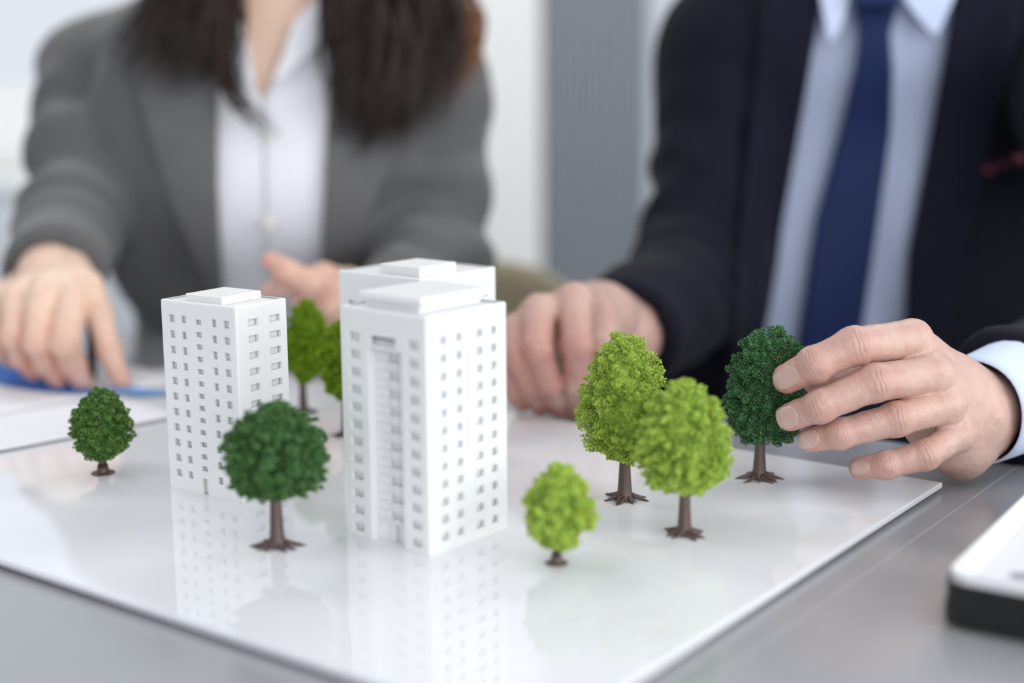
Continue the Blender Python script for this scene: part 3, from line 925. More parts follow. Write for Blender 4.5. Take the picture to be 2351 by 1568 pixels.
def hand_mesh(field, fingers, thumb, seed, amp=.00050, relax_it=2, extra=()):
    V, Fc = field.mesh(); V = relax(V, Fc, relax_it, .5)
    N = vnormals(V, Fc)
    flush = np.zeros(len(V)); crease = np.zeros(len(V)); disp = .00022 * fbm(V, 75, seed) + .0001 * fbm(V, 260, seed + 1)
    toc = u3(CAM - V.mean(0))
    for ch in list(fingers) + [thumb]:
        pts = np.array([p for p, r in ch]); rs = [r for p, r in ch]
        for i in range(1, len(ch)):
            p = pts[i]; ax = u3(pts[min(i + 1, len(ch) - 1)] - pts[i - 1]); dist = np.linalg.norm(V - p, axis=1)
            near = dist < rs[i] * 2.6
            flush[near] += (.75 if i == len(ch) - 1 else .42) * np.exp(-(dist[near] / (rs[i] * 1.35)) ** 2)
            if i == len(ch) - 1: continue
            q = V[near] - p; s_ = q @ ax; lat = q - s_[:, None] * ax
            side = np.cross(ax, toc); side = u3(side); l_ = lat @ side
            dors = np.clip((N[near] @ toc - .25) / .5, 0, 1)
            warp = .0006 * fbm(V[near], 110, seed + 7 + i)
            g_ = 0
            for o_, w_, a_ in ((-.0056, .00042, .5), (-.0031, .00040, 1.0), (-.0008, .00036, .6), (.0015, .00040, .9), (.0040, .00042, 1.0), (.0068, .00042, .5)):
                f_ = .72 if i == 2 else 1.0
                g_ = g_ + a_ * np.exp(-((s_ - (o_ * f_ - np.sign(o_) * l_ * l_ * 18) - warp) / w_) ** 2)
            mask = np.exp(-(s_ / (rs[i] * .95)) ** 2) * np.exp(-(l_ / (rs[i] * .8)) ** 4) * dors
            disp[near] += mask * (-amp * g_ * (1.0 if i == 1 else .75) + .0005)
            crease[near] += mask * g_ * (.50 if i == 1 else .38)
    for (p, sig, a_, fl) in extra:
        dist = np.linalg.norm(V - np.asarray(p), axis=1); w_ = np.exp(-(dist / sig) ** 2); disp += a_ * w_; flush += fl * w_
    V = V + N * disp[:, None]
    return V, Fc, np.clip(flush + .12 * fbm(V, 45, seed + 3), 0, 1), np.clip(crease, 0, .8)


def nail(field, parent, cx, cy, ax, hl, hw, d0, d1, lift=.00014):
    """a fingernail plate laid on the finger; ax points to the finger tip in the frame, sizes in frame pixels"""
    ax = u3(list(ax)); sd = np.array([-ax[1], ax[0]]); n = 17
    uu, vv = np.meshgrid(np.linspace(-1, 1, n), np.linspace(-1, 1, n), indexing='ij')
    # square to superellipse outline
    e = 2.6
    sc = np.where(np.maximum(abs(uu), abs(vv)) > 0, np.maximum(abs(uu), abs(vv)) / ((abs(uu) ** e + abs(vv) ** e) ** (1 / e) + 1e-9), 1)
    a, b = uu * sc, vv * sc
    px = cx + ax[0] * hl * a + sd[0] * hw * b; py = cy + ax[1] * hl * a + sd[1] * hw * b
    p = field.trace(px, py, 0.0, d0, d1, 220)
    g_ = field.grad(p, .0012)
    rr = np.maximum(abs(uu), abs(vv))
    rise = lift * (1 - .85 * rr ** 6) + .00025 * np.clip(a, 0, 1) ** 2
    p = p + g_ * (rise[..., None]) - g_ * .00012 * (rr[..., None] > .99)
    V = p.reshape(-1, 3); faces = []; mi = []
    for i in range(n - 1):
        for j in range(n - 1):
            faces.append((i * n + j, i * n + j + 1, (i + 1) * n + j + 1, (i + 1) * n + j)); mi.append(1 if i >= n - 2 else 0)
    me = bpy.data.meshes.new('nail'); me.from_pydata(V.tolist(), [], faces); me.update()
    o = link('nail', me, [M_nail, M_nailw], parent, smooth=True)
    me.polygons.foreach_set('material_index', mi)
    sd_ = o.modifiers.new('thickness', 'SOLIDIFY'); sd_.thickness = .0004; sd_.offset = 0
    return o


def person_body(root, m, parts):
    """one body mesh from (V, F, flush) pieces that meet inside the clothes"""
    V = []; Fc = []; fl = []; cr_ = []; n = 0
    for v, f, a, c in parts:
        V.append(v); Fc.append(f + n); fl.append(a); cr_.append(c if c is not None else np.zeros(len(v))); n += len(v)
    me = fast_mesh('body', np.concatenate(V), np.concatenate(Fc), 4)
    at = me.attributes.new('flush', 'FLOAT', 'POINT'); at.data.foreach_set('value', np.concatenate(fl).astype(np.float32))
    at = me.attributes.new('crease', 'FLOAT', 'POINT'); at.data.foreach_set('value', np.concatenate(cr_).astype(np.float32))
    return link('body', me, m, root, smooth=True)


def solid(field, prims, dr=0.0, jacket=True):
    for q in prims:
        if q[0] == 'cone': field.cone(q[1], q[2], q[3] + dr, q[4] + dr, q[5])
        elif q[0] == 'ell': field.ell(q[1], np.asarray(q[2]) + dr, q[3], q[4] if len(q) > 4 else None)
        elif q[0] == 'sleeve':
            if jacket: field.sleeve(q[1], q[2], q[3], q[4], q[5], q[6])
            else: field.cone(q[1], q[2], q[3] + dr, q[4] + dr, q[5])
        elif q[0] == 'skin' and not jacket: field.cone(q[1], q[2], q[3], q[4], q[5])


def head(field, c, f, s=1.0):
    f = u3(f); up = u3(np.array([0, 0, 1.]) - f * f[2]); x = np.cross(up, f)
    Rm = np.array([x, f, up]).T
    L = lambda a, b, d: np.asarray(c) + s * (x * a + f * b + up * d)
    E = lambda a, b, d, r, k: field.ell(L(a, b, d), np.array(r) * s, k, Rm)
    E(0, -.012, .032, (.076, .096, .086), .01)
    E(0, .030, -.045, (.056, .058, .068), .03)
    E(0, .066, -.092, (.024, .020, .018), .025)
    for sx in (-1, 1):
        E(sx * .040, .066, -.020, (.022, .018, .018), .02)          # cheek
        E(sx * .032, .083, .022, (.022, .010, .008), .012)          # brow
        E(sx * .076, -.004, -.006, (.010, .022, .032), .006)        # ear
    field.cone(L(0, .086, .014), L(0, .104, -.026), .008 * s, .012 * s, .010)
    for sx in (-1, 1): E(sx * .011, .096, -.030, (.008, .009, .007), .006)
    E(0, .086, -.054, (.024, .010, .006), .006); E(0, .084, -.064, (.021, .010, .007), .006)
    field.cone(L(0, -.020, -.06), L(0, -.030, -.16), .056 * s, .060 * s, .03)
    return L, Rm


def patch(name, rows, field, off, m, parent, d0, d1, nx=14, ny=40, thick=.002, sm=3):
    """a cloth panel laid over the body between two outlines; rows: (y, left x, right x) in the frame"""
    rows = sorted(rows); ys = np.array([r[0] for r in rows], float)
    yy = np.linspace(ys[0], ys[-1], ny); xl = np.interp(yy, ys, [r[1] for r in rows]); xr = np.interp(yy, ys, [r[2] for r in rows])
    t = np.linspace(0, 1, nx)
    px = xl[:, None] + (xr - xl)[:, None] * t; py = np.repeat(yy[:, None], nx, 1)
    p = field.trace(px, py, off, d0, d1, 200)
    d = (p - CAM) @ FWD
    for _ in range(sm):
        q = np.pad(d, 1, mode='edge'); d = (q[:-2, 1:-1] + q[2:, 1:-1] + q[1:-1, :-2] + q[1:-1, 2:] + 2 * d) / 6
    v = FWD + ((px - CX) / F)[..., None] * RGT - ((py - CY) / F)[..., None] * UPV
    p = CAM + v * d[..., None]
    fs = [(i * nx + j, i * nx + j + 1, (i + 1) * nx + j + 1, (i + 1) * nx + j) for i in range(ny - 1) for j in range(nx - 1)]
    me = bpy.data.meshes.new(name); me.from_pydata(p.reshape(-1, 3).tolist(), [], fs); me.update()
    return link(name, me, m, parent, smooth=True, solid=-thick)


def inside(px, py, poly):
    poly = np.asarray(poly, float); r = np.zeros(len(px), bool); j = len(poly) - 1
    for i in range(len(poly)):
        xi, yi = poly[i]; xj, yj = poly[j]
        c = ((yi > py) != (yj > py)) & (px < (xj - xi) * (py - yi) / (yj - yi + 1e-9) + xi); r ^= c; j = i
    return r


def jacket_mesh(name, field, m, parent, poly, fold_amp, seed, folds=()):
    V, Fc = field.mesh(); V = relax(V, Fc, 2, .5); N = vnormals(V, Fc)
    disp = fold_amp * fbm(V * np.array([1, 1, .6]), 7, seed)
    for (p, axis, sig, freq, a_) in folds:       # creases round a bent sleeve
        q = V - np.asarray(p); s_ = q @ u3(axis); w_ = np.exp(-((q ** 2).sum(1)) / sig ** 2)
        disp += a_ * w_ * np.sin(s_ * freq + 1.8 * fbm(V, 6, seed + 5))
    V = V + N * disp[:, None]
    c = V[Fc].mean(1); q = c - CAM; d = q @ FWD
    px, py = CX + F * (q @ RGT) / d, CY - F * (q @ UPV) / d
    nn = np.cross(V[Fc[:, 2]] - V[Fc[:, 0]], V[Fc[:, 3]] - V[Fc[:, 1]])
    kill = inside(px, py, poly) & ((nn * (CAM - c)).sum(1) > 0)
    return link(name, fast_mesh(name, V, Fc[~kill], 4), m, parent, smooth=True)


def strands(name, locks, m, parent, seed, n_seg=14):
    """hair: many thin tapering strands following guide curves; locks: (guide points, spread start, spread end, count, radius)"""
    r = np.random.RandomState(seed); V = []; Fc = []; nv = 0
    for guide, s0, s1, cnt, rad in locks:
        gp = np.array(guide); tt = np.linspace(0, 1, len(gp))
        for _ in range(cnt):
            L = r.uniform(.68, 1.0); t = np.linspace(0, L, n_seg)
            c = np.stack([np.interp(t, tt, gp[:, k]) for k in range(3)], 1)
            for _k in range(2): c[1:-1] = (c[:-2] + 2 * c[1:-1] + c[2:]) / 4
            o_ = r.normal(size=3) * np.array([1, .45, .35]); o_ /= max(1, np.linalg.norm(o_) / 1.4)
            c = c + o_ * (s0 + (s1 - s0) * t)[:, None]
            ph = r.uniform(0, 6.28); am = r.uniform(.004, .016)
            c[:, 0] += am * np.sin(9 * t + ph) * t; c[:, 1] += am * .6 * np.cos(8 * t + ph) * t
            rr = rad * r.uniform(.6, 1.3) * (1 - .85 * (t / L) ** 3)
            ang = np.array([0, 2.094, 4.189]); ring = np.stack([np.cos(ang), np.sin(ang), 0 * ang], 1)
            V.append((c[:, None, :] + ring[None] * rr[:, None, None]).reshape(-1, 3))
            i = np.arange(n_seg - 1)[:, None] * 3; k = np.arange(3)[None]
            Fc.append(np.stack([i + k, i + (k + 1) % 3, i + 3 + (k + 1) % 3, i + 3 + k], -1).reshape(-1, 4) + nv); nv += n_seg * 3
    return link(name, fast_mesh(name, np.concatenate(V), np.concatenate(Fc), 4), m, parent, smooth=True)


def cuff(name, c, ax, up, rv, rh, L, thick, m, parent, n=40, seg=6, flare=0.0):
    """an oval cuff tube from its open end c going back along -ax"""
    ax = u3(ax); y = u3(np.asarray(up) - ax * (np.asarray(up) @ ax)); x = np.cross(ax, y); V = []; fs = []
    for j in range(seg + 1):
        for i in range(n):
            a = 2 * math.pi * i / n; s_ = 1 + flare * j / seg
            V.append(c - ax * (L * j / seg + .0012 * math.sin(3 * a + 1) * (j == 0)) + s_ * (x * rh * math.cos(a) + y * rv * math.sin(a)))
    for j in range(seg):
        for i in range(n): fs.append((j * n + i, j * n + (i + 1) % n, (j + 1) * n + (i + 1) % n, (j + 1) * n + i))
    q = MB(); q.add(V, fs); o = q.build(name, m, parent, smooth=True); sd = o.modifiers.new('thickness', 'SOLIDIFY'); sd.thickness = thick; sd.offset = 0
    return o


def legs(root, hip, fwd, side, knee_d, m):
    f = Field(hip + np.array([-.75, -.75, -.62]), hip + np.array([.75, .75, .25]), .012)
    shoe = []
    f.ell(hip + np.array([0, 0, .02]), (.17, .14, .11), .05)
    for s_ in (-1, 1):
        a = hip + side * .085 * s_ - np.array([0, 0, .02]); k_ = hip + side * .11 * s_ + fwd * knee_d - np.array([0, 0, .03])
        an = k_ + fwd * .03; an[2] = R['z0'] + .09
        f.cone(a, k_, .083, .058, .04); f.cone(k_, an, .056, .043, .03); shoe.append(an)
    V, Fc = f.mesh()
    link('trousers', fast_mesh('trousers', V, Fc, 4), m, root, smooth=True)
    for an in shoe:
        g_ = Field(an + np.array([-.3, -.3, -.10]), an + np.array([.3, .3, .1]), .008)
        lo = np.array([an[0], an[1], R['z0'] + .038])
        g_.cone(lo - fwd * .04, lo + fwd * .14, .036, .030, .02); g_.cone(lo, an, .036, .042, .02)
        V, Fc = g_.mesh(); V[:, 2] = np.maximum(V[:, 2], R['z0'] + .001)
        link('shoe', fast_mesh('shoe', V, Fc, 4), M_shoe, root, smooth=True)


# ---------------------------------------------------------------- the man in the navy suit
def K(x, y, d): return P(1640 + x / 3.307, 700 + y / 3.307, d)
def KW(w, d): return w / 3.307 * d / F


man = empty('person', (.36, 1.66, R['z0']), 'person in navy suit and blue tie, fingers round the dark green model tree', 'person')
sl_, sr_ = P(1662, 128, 1.50), P(2430, 70, 1.42)
nb = P(2005, -110, 1.49)
el_, er_ = P(1598, 650, 1.43), P(2720, 745, 1.13)
wl_, wr_ = P(1425, 775, 1.175), P(2262, 935, .932)
prims = [('cone', sl_ + [.03, 0, 0], sr_ - [.03, 0, 0], .075, .075, .06), ('cone', nb - [0, 0, .03], sl_, .05, .06, .06), ('cone', nb - [0, 0, .03], sr_, .05, .06, .06),
         ('ell', P(1985, 300, 1.55), (.205, .125, .24), .06), ('ell', P(1920, 660, 1.58), (.19, .135, .22), .06),
         ('ell', np.array([.36, 1.68, -.20]), (.185, .15, .16), .06), ('ell', P(1730, 860, 1.56), (.11, .10, .16), .08), ('ell', P(2330, 560, 1.53), (.15, .10, .26), .08),
         ('cone', sl_, el_, .066, .059, .010), ('sleeve', el_, wl_, .062, .050, .03, .05),
         ('cone', sr_, er_, .073, .064, .03), ('sleeve', er_, wr_ + (er_ - wr_) * .075, .064, .0445, .03, .05)]
jf = Field((-.02, .80, -.40), (.95, 1.95, .55), .0075)
solid(jf, prims)
lapL_in = [(-140, 1892), (0, 1886), (330, 1830), (660, 1770), (790, 1748), (900, 1780), (1000, 1830)]
lapR_in = [(-140, 2200), (0, 2190), (300, 2138), (585, 2084), (740, 2077), (800, 2066), (900, 1960), (1000, 1850)]  # fronts drawn together low down to stand in for shade on the shirt
poly = [(x - 16, y) for y, x in lapL_in] + [(x + 16, y) for y, x in reversed(lapR_in)]
jacket_mesh('suit_jacket', jf, M_navy, man, poly, .004, 31,
            folds=((el_, wl_ - sl_, .14, 95, .005), (el_ + .4 * (sl_ - el_), sl_ - el_, .12, 70, .004), (er_, wr_ - sr_, .14, 90, .004), (P(2290, 860, .97), wr_ - er_, .07, 120, .0025)))


def two(a, b, ys):
    xa = np.interp(ys, [p[0] for p in a], [p[1] for p in a]); xb = np.interp(ys, [p[0] for p in b], [p[1] for p in b])
    return [(y, p, q) for y, p, q in zip(ys, xa, xb)]


YS = list(range(-140, 1001, 40))
lo_ = [(-140, 1850), (-60, 1775), (0, 1750), (500, 1700), (760, 1678), (1000, 1640)]; ro_ = [(-140, 2250), (-60, 2325), (50, 2345), (400, 2260), (735, 2176), (1000, 2120)]
patch('lapel', two(lo_, lapL_in, YS), jf, .004, M_navyl, man, 1.1, 1.9, thick=.003)
patch('lapel', two(lapR_in, ro_, YS), jf, .004, M_navyl, man, 1.1, 1.9, thick=.003)
pl = [(-140, 1985), (0, 1990), (500, 1945), (1000, 1870)]
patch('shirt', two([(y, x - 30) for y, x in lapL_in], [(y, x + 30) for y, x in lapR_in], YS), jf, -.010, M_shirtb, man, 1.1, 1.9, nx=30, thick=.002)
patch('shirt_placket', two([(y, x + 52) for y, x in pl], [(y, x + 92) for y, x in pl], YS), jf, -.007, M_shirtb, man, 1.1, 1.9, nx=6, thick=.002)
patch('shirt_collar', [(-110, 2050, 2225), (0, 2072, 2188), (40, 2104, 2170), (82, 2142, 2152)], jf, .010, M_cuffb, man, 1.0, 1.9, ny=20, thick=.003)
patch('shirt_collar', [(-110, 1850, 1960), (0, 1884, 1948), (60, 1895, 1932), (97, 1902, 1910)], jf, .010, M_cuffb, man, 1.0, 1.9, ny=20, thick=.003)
patch('necktie', [(-30, 1951, 2066), (20, 1962, 2060), (74, 1972, 2043), (100, 1971, 2044), (160, 1962, 2049), (298, 1928, 2044), (500, 1874, 2016), (745, 1838, 1979), (850, 1822, 1962), (1000, 1800, 1935)],
      jf, .006, M_tie, man, 1.0, 1.9, nx=10, ny=60, thick=.004)
patch('tie_knot', [(-70, 1945, 2080), (-30, 1951, 2074), (20, 1964, 2056)], jf, .016, M_tie, man, 1.0, 1.9, nx=10, ny=14, thick=.008)
ps = patch('pocket_square', [(348, 2352, 2440), (362, 2300, 2440), (378, 2262, 2440), (400, 2262, 2350)], jf, .006, M_navyl, man, 1.0, 1.9, nx=16, ny=8, thick=.002)
for (x, y, w_) in ((2271, 389, 18), (2304, 378, 20), (2338, 366, 28)):
    patch('stitched_dot', [(y - 9, x - w_ / 2, x + w_ / 2), (y + 9, x - w_ / 2, x + w_ / 2)], jf, .011, M_pink, ps, 1.0, 1.9, nx=3, ny=3, thick=.001, sm=0)
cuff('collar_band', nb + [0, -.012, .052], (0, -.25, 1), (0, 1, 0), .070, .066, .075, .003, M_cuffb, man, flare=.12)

# his left hand, on the tree: knuckle, middle joint, end joint, tip of each finger
fing = [
    [(K(1500, 262, .868), KW(150, .868)), (K(1060, 312, .846), KW(143, .846)), (K(765, 452, .847), KW(134, .847)), (K(555, 560, .858), KW(114, .858))],
    [(K(1655, 530, .862), KW(152, .862)), (K(1222, 590, .840), KW(140, .840)), (K(805, 770, .842), KW(122, .842)), (K(578, 852, .855), KW(106, .855))],
    [(K(1740, 760, .864), KW(142, .864)), (K(1380, 868, .845), KW(127, .845)), (K(955, 980, .847), KW(110, .847)), (K(725, 1026, .857), KW(93, .857))],
    [(K(1835, 985, .870), KW(122, .870)), (K(1600, 1140, .853), KW(112, .853)), (K(1310, 1215, .854), KW(103, .854)), (K(1108, 1238, .862), KW(86, .862))]]
thumb = [(K(1600, 560, .915), .014), (K(1180, 500, .938), .0115), (K(860, 560, .936), .0095), (K(770, 590, .930), .0080)]
W_ = [K(1850, 640, .893), K(1890, 760, .893), K(1910, 880, .897), K(1890, 1000, .903)]
wc = K(1945, 815, .906); fe = wc + (er_ - wr_) / np.linalg.norm(er_ - wr_) * .10
palm = [((W_[0], .0150), (fing[0][0][0], KW(140, .868))), ((W_[1], .0165), (fing[1][0][0], KW(150, .862))), ((W_[2], .0165), (fing[2][0][0], KW(140, .864))), ((W_[3], .0150), (fing[3][0][0], KW(118, .870))),
        ((K(1850, 640, .895), .018), (wc, .0225)), ((K(1850, 980, .905), .017), (wc, .0225)), ((wc, .0232), (fe, .0255)),
        ((K(1560, 380, .885), .012), (K(1900, 640, .905), .017)), ((K(1870, 1120, .905), .0150), (K(2010, 960, .912), .020)), ((K(1800, 1100, .893), .0135), (K(1890, 1130, .905), .015)),
        ((K(1640, 720, .885), .012), (K(1700, 980, .892), .012)), ((K(1610, 560, .888), .014), (K(1900, 800, .905), .018)), ((K(1545, 955, .895), .0085), (K(1760, 880, .893), .014))]
hf = Field(P(1745, 1120, .905) - [.012, .088, .012], P(2340, 705, .905) + [.03, .085, .035], .0006)
hand(hf, None, palm, fing, thumb, .010)
V, Fc, fl, cr = hand_mesh(hf, fing, thumb, 5, extra=((K(1500, 190, .856), .010, .0007, .15), (K(1690, 450, .85), .008, .0009, .25), (K(1760, 720, .852), .008, .0006, .2), (K(1850, 960, .858), .007, .0006, .15)))
parts = [(V, Fc, fl, cr)]
nails_src = hf

# his right hand, resting knuckles-up on the board
def Q4(x, y, d): return P(1150 + x / 3.564, 560 + y / 3.564, d)
fing2 = [
    [(Q4(600, 470, 1.072), .0135), (Q4(625, 830, 1.045), .0115), (Q4(625, 1130, 1.062), .0103), (Q4(600, 1345, 1.086), .0090)],
    [(Q4(310, 565, 1.070), .0135), (Q4(290, 870, 1.043), .0115), (Q4(400, 1140, 1.062), .0103), (Q4(475, 1330, 1.086), .0090)],
    [(Q4(130, 720, 1.075), .0130), (Q4(130, 930, 1.050), .0110), (Q4(240, 1150, 1.068), .0098), (Q4(325, 1315, 1.088), .0088)],
    [(Q4(-10, 850, 1.082), .0118), (Q4(0, 1010, 1.060), .0098), (Q4(95, 1180, 1.075), .0088), (Q4(175, 1290, 1.090), .0080)]]
thumb2 = [(Q4(820, 760, 1.115), .015), (Q4(800, 960, 1.10), .0120), (Q4(735, 1120, 1.095), .0105), (Q4(690, 1230, 1.092), .0090)]
wc2 = Q4(800, 620, 1.150); fe2 = wl_ + u3(el_ - wl_) * .06
palm2 = [((Q4(690, 560, 1.12), .020), (fing2[0][0][0], .0145)), ((Q4(640, 620, 1.12), .021), (fing2[1][0][0], .0145)), ((Q4(560, 700, 1.125), .020), (fing2[2][0][0], .0135)), ((Q4(500, 780, 1.13), .018), (fing2[3][0][0], .012)),
         ((Q4(700, 600, 1.125), .024), (wc2, .028)), ((Q4(800, 720, 1.12), .017), (wc2, .026)), ((wc2, .028), (fe2, .029))]
hf2 = Field(P(1130, 970, 1.09) - [.02, .08, .02], P(1440, 660, 1.09) + [.05, .17, .05], .0013)
hand(hf2, None, palm2, fing2, thumb2, .012)
V2, F2, fl2, cr2 = hand_mesh(hf2, fing2, thumb2, 6, extra=((Q4(440, 950, 1.05), .05, 0, .35),))
bf = Field((-.02, .80, -.40), (.95, 1.95, .80), .0075)
solid(bf, prims[:-1] + [('cone', er_, wr_ + (er_ - wr_) * .2, .05 + .014, .036 + .014, .03)], -.016, jacket=False)
hc = P(2008, -440, 1.46)
HL, HR = head(bf, hc, np.array([-.12, -1, -.35]), 1.03)
bf.cone(hc - [0, -.02, .06], nb - [0, -.02, .02], .058, .064, .03)
Vb, Fb = bf.mesh(); Vb = relax(Vb, Fb, 1, .4)
person_body(man, M_skin_m, [(Vb, Fb, np.full(len(Vb), .15), None)] + parts + [(V2, F2, fl2, cr2)])
for cx_, cy_, ax, hl, hw in ((1640 + 548 / 3.307, 700 + 553 / 3.307, (-.86, .50), 29, 25), (1640 + 553 / 3.307, 700 + 853 / 3.307, (-.95, .30), 24, 28),
                             (1640 + 712 / 3.307, 700 + 1022 / 3.307, (-.96, .27), 25, 22), (1640 + 1108 / 3.307, 700 + 1236 / 3.307, (-.99, .10), 21, 17)):
    nail(hf, man, cx_, cy_, ax, hl, hw, .80, .92)
nail(hf2, man, 1150 + 600 / 3.564, 560 + 1215 / 3.564, (-.1, 1), 20, 17, 1.0, 1.14)
nail(hf2, man, 1150 + 480 / 3.564, 560 + 1280 / 3.564, (.15, 1), 15, 16, 1.0, 1.14)
# head details (above the frame)
for sx in (-1, 1):
    q = MB(); e_ = HL(sx * .032, .0690, .002); q.tube([e_ + HR[:, 1] * t_ for t_ in (-.011, -.008, 0, .008, .0105)], [.003, .008, .0112, .008, .003], 14); ey = q.build('eye', M_eye, man, smooth=True)
    q = MB(); q.tube([e_ + HR[:, 1] * t_ for t_ in (.0085, .0100, .0112)], [.0058, .0050, .0020], 14); q.build('iris', M_iris, ey, smooth=True)
    q = MB(); q.tube([HL(sx * x_, y_, z_) for x_, y_, z_ in ((.018, .098, .026), (.030, .099, .031), (.044, .091, .030), (.052, .082, .025))], [.0015, .0028, .0024, .001], 8); q.build('eyebrow', M_hairm, man, smooth=True)
hcap = Field(hc - .16, hc + .2, .007)
hcap.ell(HL(0, -.020, .042), np.array((.082, .100, .088)) * 1.03, .01, HR)
gg = np.stack(np.meshgrid(*hcap.ax, indexing='ij'), -1) - HL(0, .06, -.03)
hcap.D = np.maximum(hcap.D, ((gg @ HR[:, 1]) * .8 - (gg @ HR[:, 2]) * .75).astype(np.float32) - .005)
Vh, Fh = hcap.mesh(); link('hair', fast_mesh('hair', Vh, Fh, 4), M_hairm, man, smooth=True)
# the tree he holds: its flock is pressed aside where the fingers touch it
_g8 = G(1743, 1098, 0.0)
tree('dark green dome-shaped model tree held between the fingers of the person in the navy suit', (1743, 1098), 748, 1020, 1672, 1862, OVAL8, M_dark, 9, 18, 400, 110, (.00034, .00064), 25, (.0066, .0024), .055,
     group='model trees', cut=lambda q: hf.sample(q + _g8) < .0004)
# cuff and sleeve end of the reaching arm
axr = u3(wr_ - er_)
cc_ = P(2238, 946, .908)
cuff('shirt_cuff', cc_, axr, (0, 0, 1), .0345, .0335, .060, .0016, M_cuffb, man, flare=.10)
legs(man, np.array([.36, 1.68, -.22]), u3([-.35, -.95, 0]), u3([.95, -.35, 0]), .40, M_trou)

# ---------------------------------------------------------------- the woman in the grey blazer
wom = empty('person', (-.25, 1.56, R['z0']), 'person with long dark brown hair in grey blazer, pen in hand', 'person')
sl_, sr_ = P(208, 175, 1.53), P(1002, 185, 1.48)
nb = P(645, -40, 1.455)
el_, er_ = P(172, 480, 1.42), P(1008, 590, 1.42)
wl_, wr_ = P(118, 638, 1.235), P(900, 705, 1.29)
prims = [('cone', sl_ + [.04, 0, 0], sr_ - [.04, 0, 0], .060, .060, .05), ('cone', nb - [0, 0, .02], sl_, .042, .055, .05), ('cone', nb - [0, 0, .02], sr_, .042, .055, .05),
         ('ell', P(620, 330, 1.50), (.172, .112, .20), .05), ('ell', P(622, 650, 1.56), (.155, .106, .19), .05), ('ell', np.array([-.25, 1.615, -.20]), (.175, .13, .15), .05),
         ('ell', P(500, 430, 1.425), (.075, .055, .08), .05), ('ell', P(735, 430, 1.42), (.075, .055, .08), .05),
         ('ell', P(335, 370, 1.475), (.052, .072, .155), .03), ('ell', P(925, 370, 1.455), (.050, .070, .155), .03), ('cone', sl_, el_, .053, .046, .005), ('sleeve', el_, wl_, .047, .046, .02, .05),
         ('cone', sr_, er_, .056, .047, .005), ('sleeve', er_, wr_, .048, .042, .025, .05)]
wf = Field((-.75, 1.08, -.40), (.14, 1.80, .52), .0072)
solid(wf, prims)
L_in = [(-140, 506), (0, 500), (420, 500), (660, 511), (900, 520)]; R_in = [(-140, 768), (0, 762), (350, 748), (620, 738), (900, 730)]
poly = [(x - 16, y) for y, x in L_in] + [(x + 16, y) for y, x in reversed(R_in)]
jacket_mesh('blazer', wf, M_grey, wom, poly, .0035, 41,
            folds=((el_, wl_ - sl_, .13, 85, .0075), (sl_ + .5 * (el_ - sl_), el_ - sl_ + [.05, 0, .05], .10, 90, .006), (er_, wr_ - sr_, .13, 85, .006), (sr_ + .5 * (er_ - sr_), er_ - sr_, .11, 75, .006)))
YS = list(range(-140, 901, 40))
Lo = [(-140, 485), (-60, 395), (0, 330), (60, 296), (200, 308), (260, 330), (480, 398), (680, 488), (900, 512)]; Ro = [(-140, 792), (-60, 880), (40, 955), (120, 978), (280, 940), (480, 852), (650, 765), (900, 742)]
patch('lapel', two(Lo, L_in, YS), wf, .004, M_greyl, wom, 1.1, 1.9, thick=.003)
patch('lapel', two(R_in, Ro, YS), wf, .004, M_greyl, wom, 1.1, 1.9, thick=.003)
VL = [(-140, 520), (0, 546), (153, 577), (204, 587), (228, 605), (900, 622)]; VR = [(-140, 752), (0, 734), (51, 680), (168, 637), (228, 606), (900, 614)]
patch('shirt', two([(y, x - 28) for y, x in L_in], VL, sorted(YS + [204, 228])), wf, -.010, M_shirtw, wom, 1.1, 1.9, nx=16, thick=.002)
patch('shirt', two(VR, [(y, x + 28) for y, x in R_in], sorted(YS + [51, 168, 228])), wf, -.0085, M_shirtw, wom, 1.1, 1.9, nx=16, thick=.002)
patch('shirt_collar', two([(-140, 480), (0, 498), (120, 525), (205, 580), (215, 588)], [(-140, 530), (0, 550), (153, 580), (204, 589), (215, 592)], list(range(-140, 216, 15))), wf, .002, M_shirtw, wom, 1.1, 1.9, nx=8, ny=30, thick=.003)
patch('shirt_collar', two([(-140, 742), (0, 728), (51, 674), (120, 652), (200, 622)], [(-140, 800), (0, 775), (60, 760), (120, 720), (200, 628)], list(range(-140, 201, 15))), wf, .002, M_shirtw, wom, 1.1, 1.9, nx=8, ny=30, thick=.003)
for (x, y) in ((622, 312), (617, 512), (616, 690)):
    q = MB(); c = wf.trace([[x]], [[y]], -.004, 1.1, 1.9)[0, 0]; ax = u3(CAM - c)
    q.tube([c - ax * .001, c + ax * .002], .0055, 14); q.build('button', M_button, wom)

# her right hand, holding a pen to the paper
def Q3(x, y, d): return P(x / 3.92, 520 + y / 3.92, d)
fw_ = [
    [(Q3(655, 650, 1.185), .0128), (Q3(585, 1040, 1.160), .0121), (Q3(655, 1250, 1.180), .0108), (Q3(740, 1405, 1.182), .0085)],
    [(Q3(375, 660, 1.180), .0125), (Q3(330, 1040, 1.158), .0108), (Q3(420, 1240, 1.180), .0100), (Q3(525, 1385, 1.186), .0082)],
    [(Q3(150, 650, 1.190), .0118), (Q3(120, 990, 1.168), .0102), (Q3(200, 1180, 1.188), .0094), (Q3(305, 1310, 1.194), .0080)],
    [(Q3(-50, 680, 1.205), .0105), (Q3(-70, 930, 1.185), .0094), (Q3(-10, 1090, 1.20), .0084), (Q3(85, 1200, 1.215), .0074)]]
th_w = [(Q3(800, 520, 1.21), .0125), (Q3(895, 780, 1.190), .0110), (Q3(980, 1110, 1.190), .0098), (Q3(1095, 1400, 1.184), .0076)]
wcw = Q3(530, 330, 1.255); few = wl_ + u3(el_ - wl_) * .06
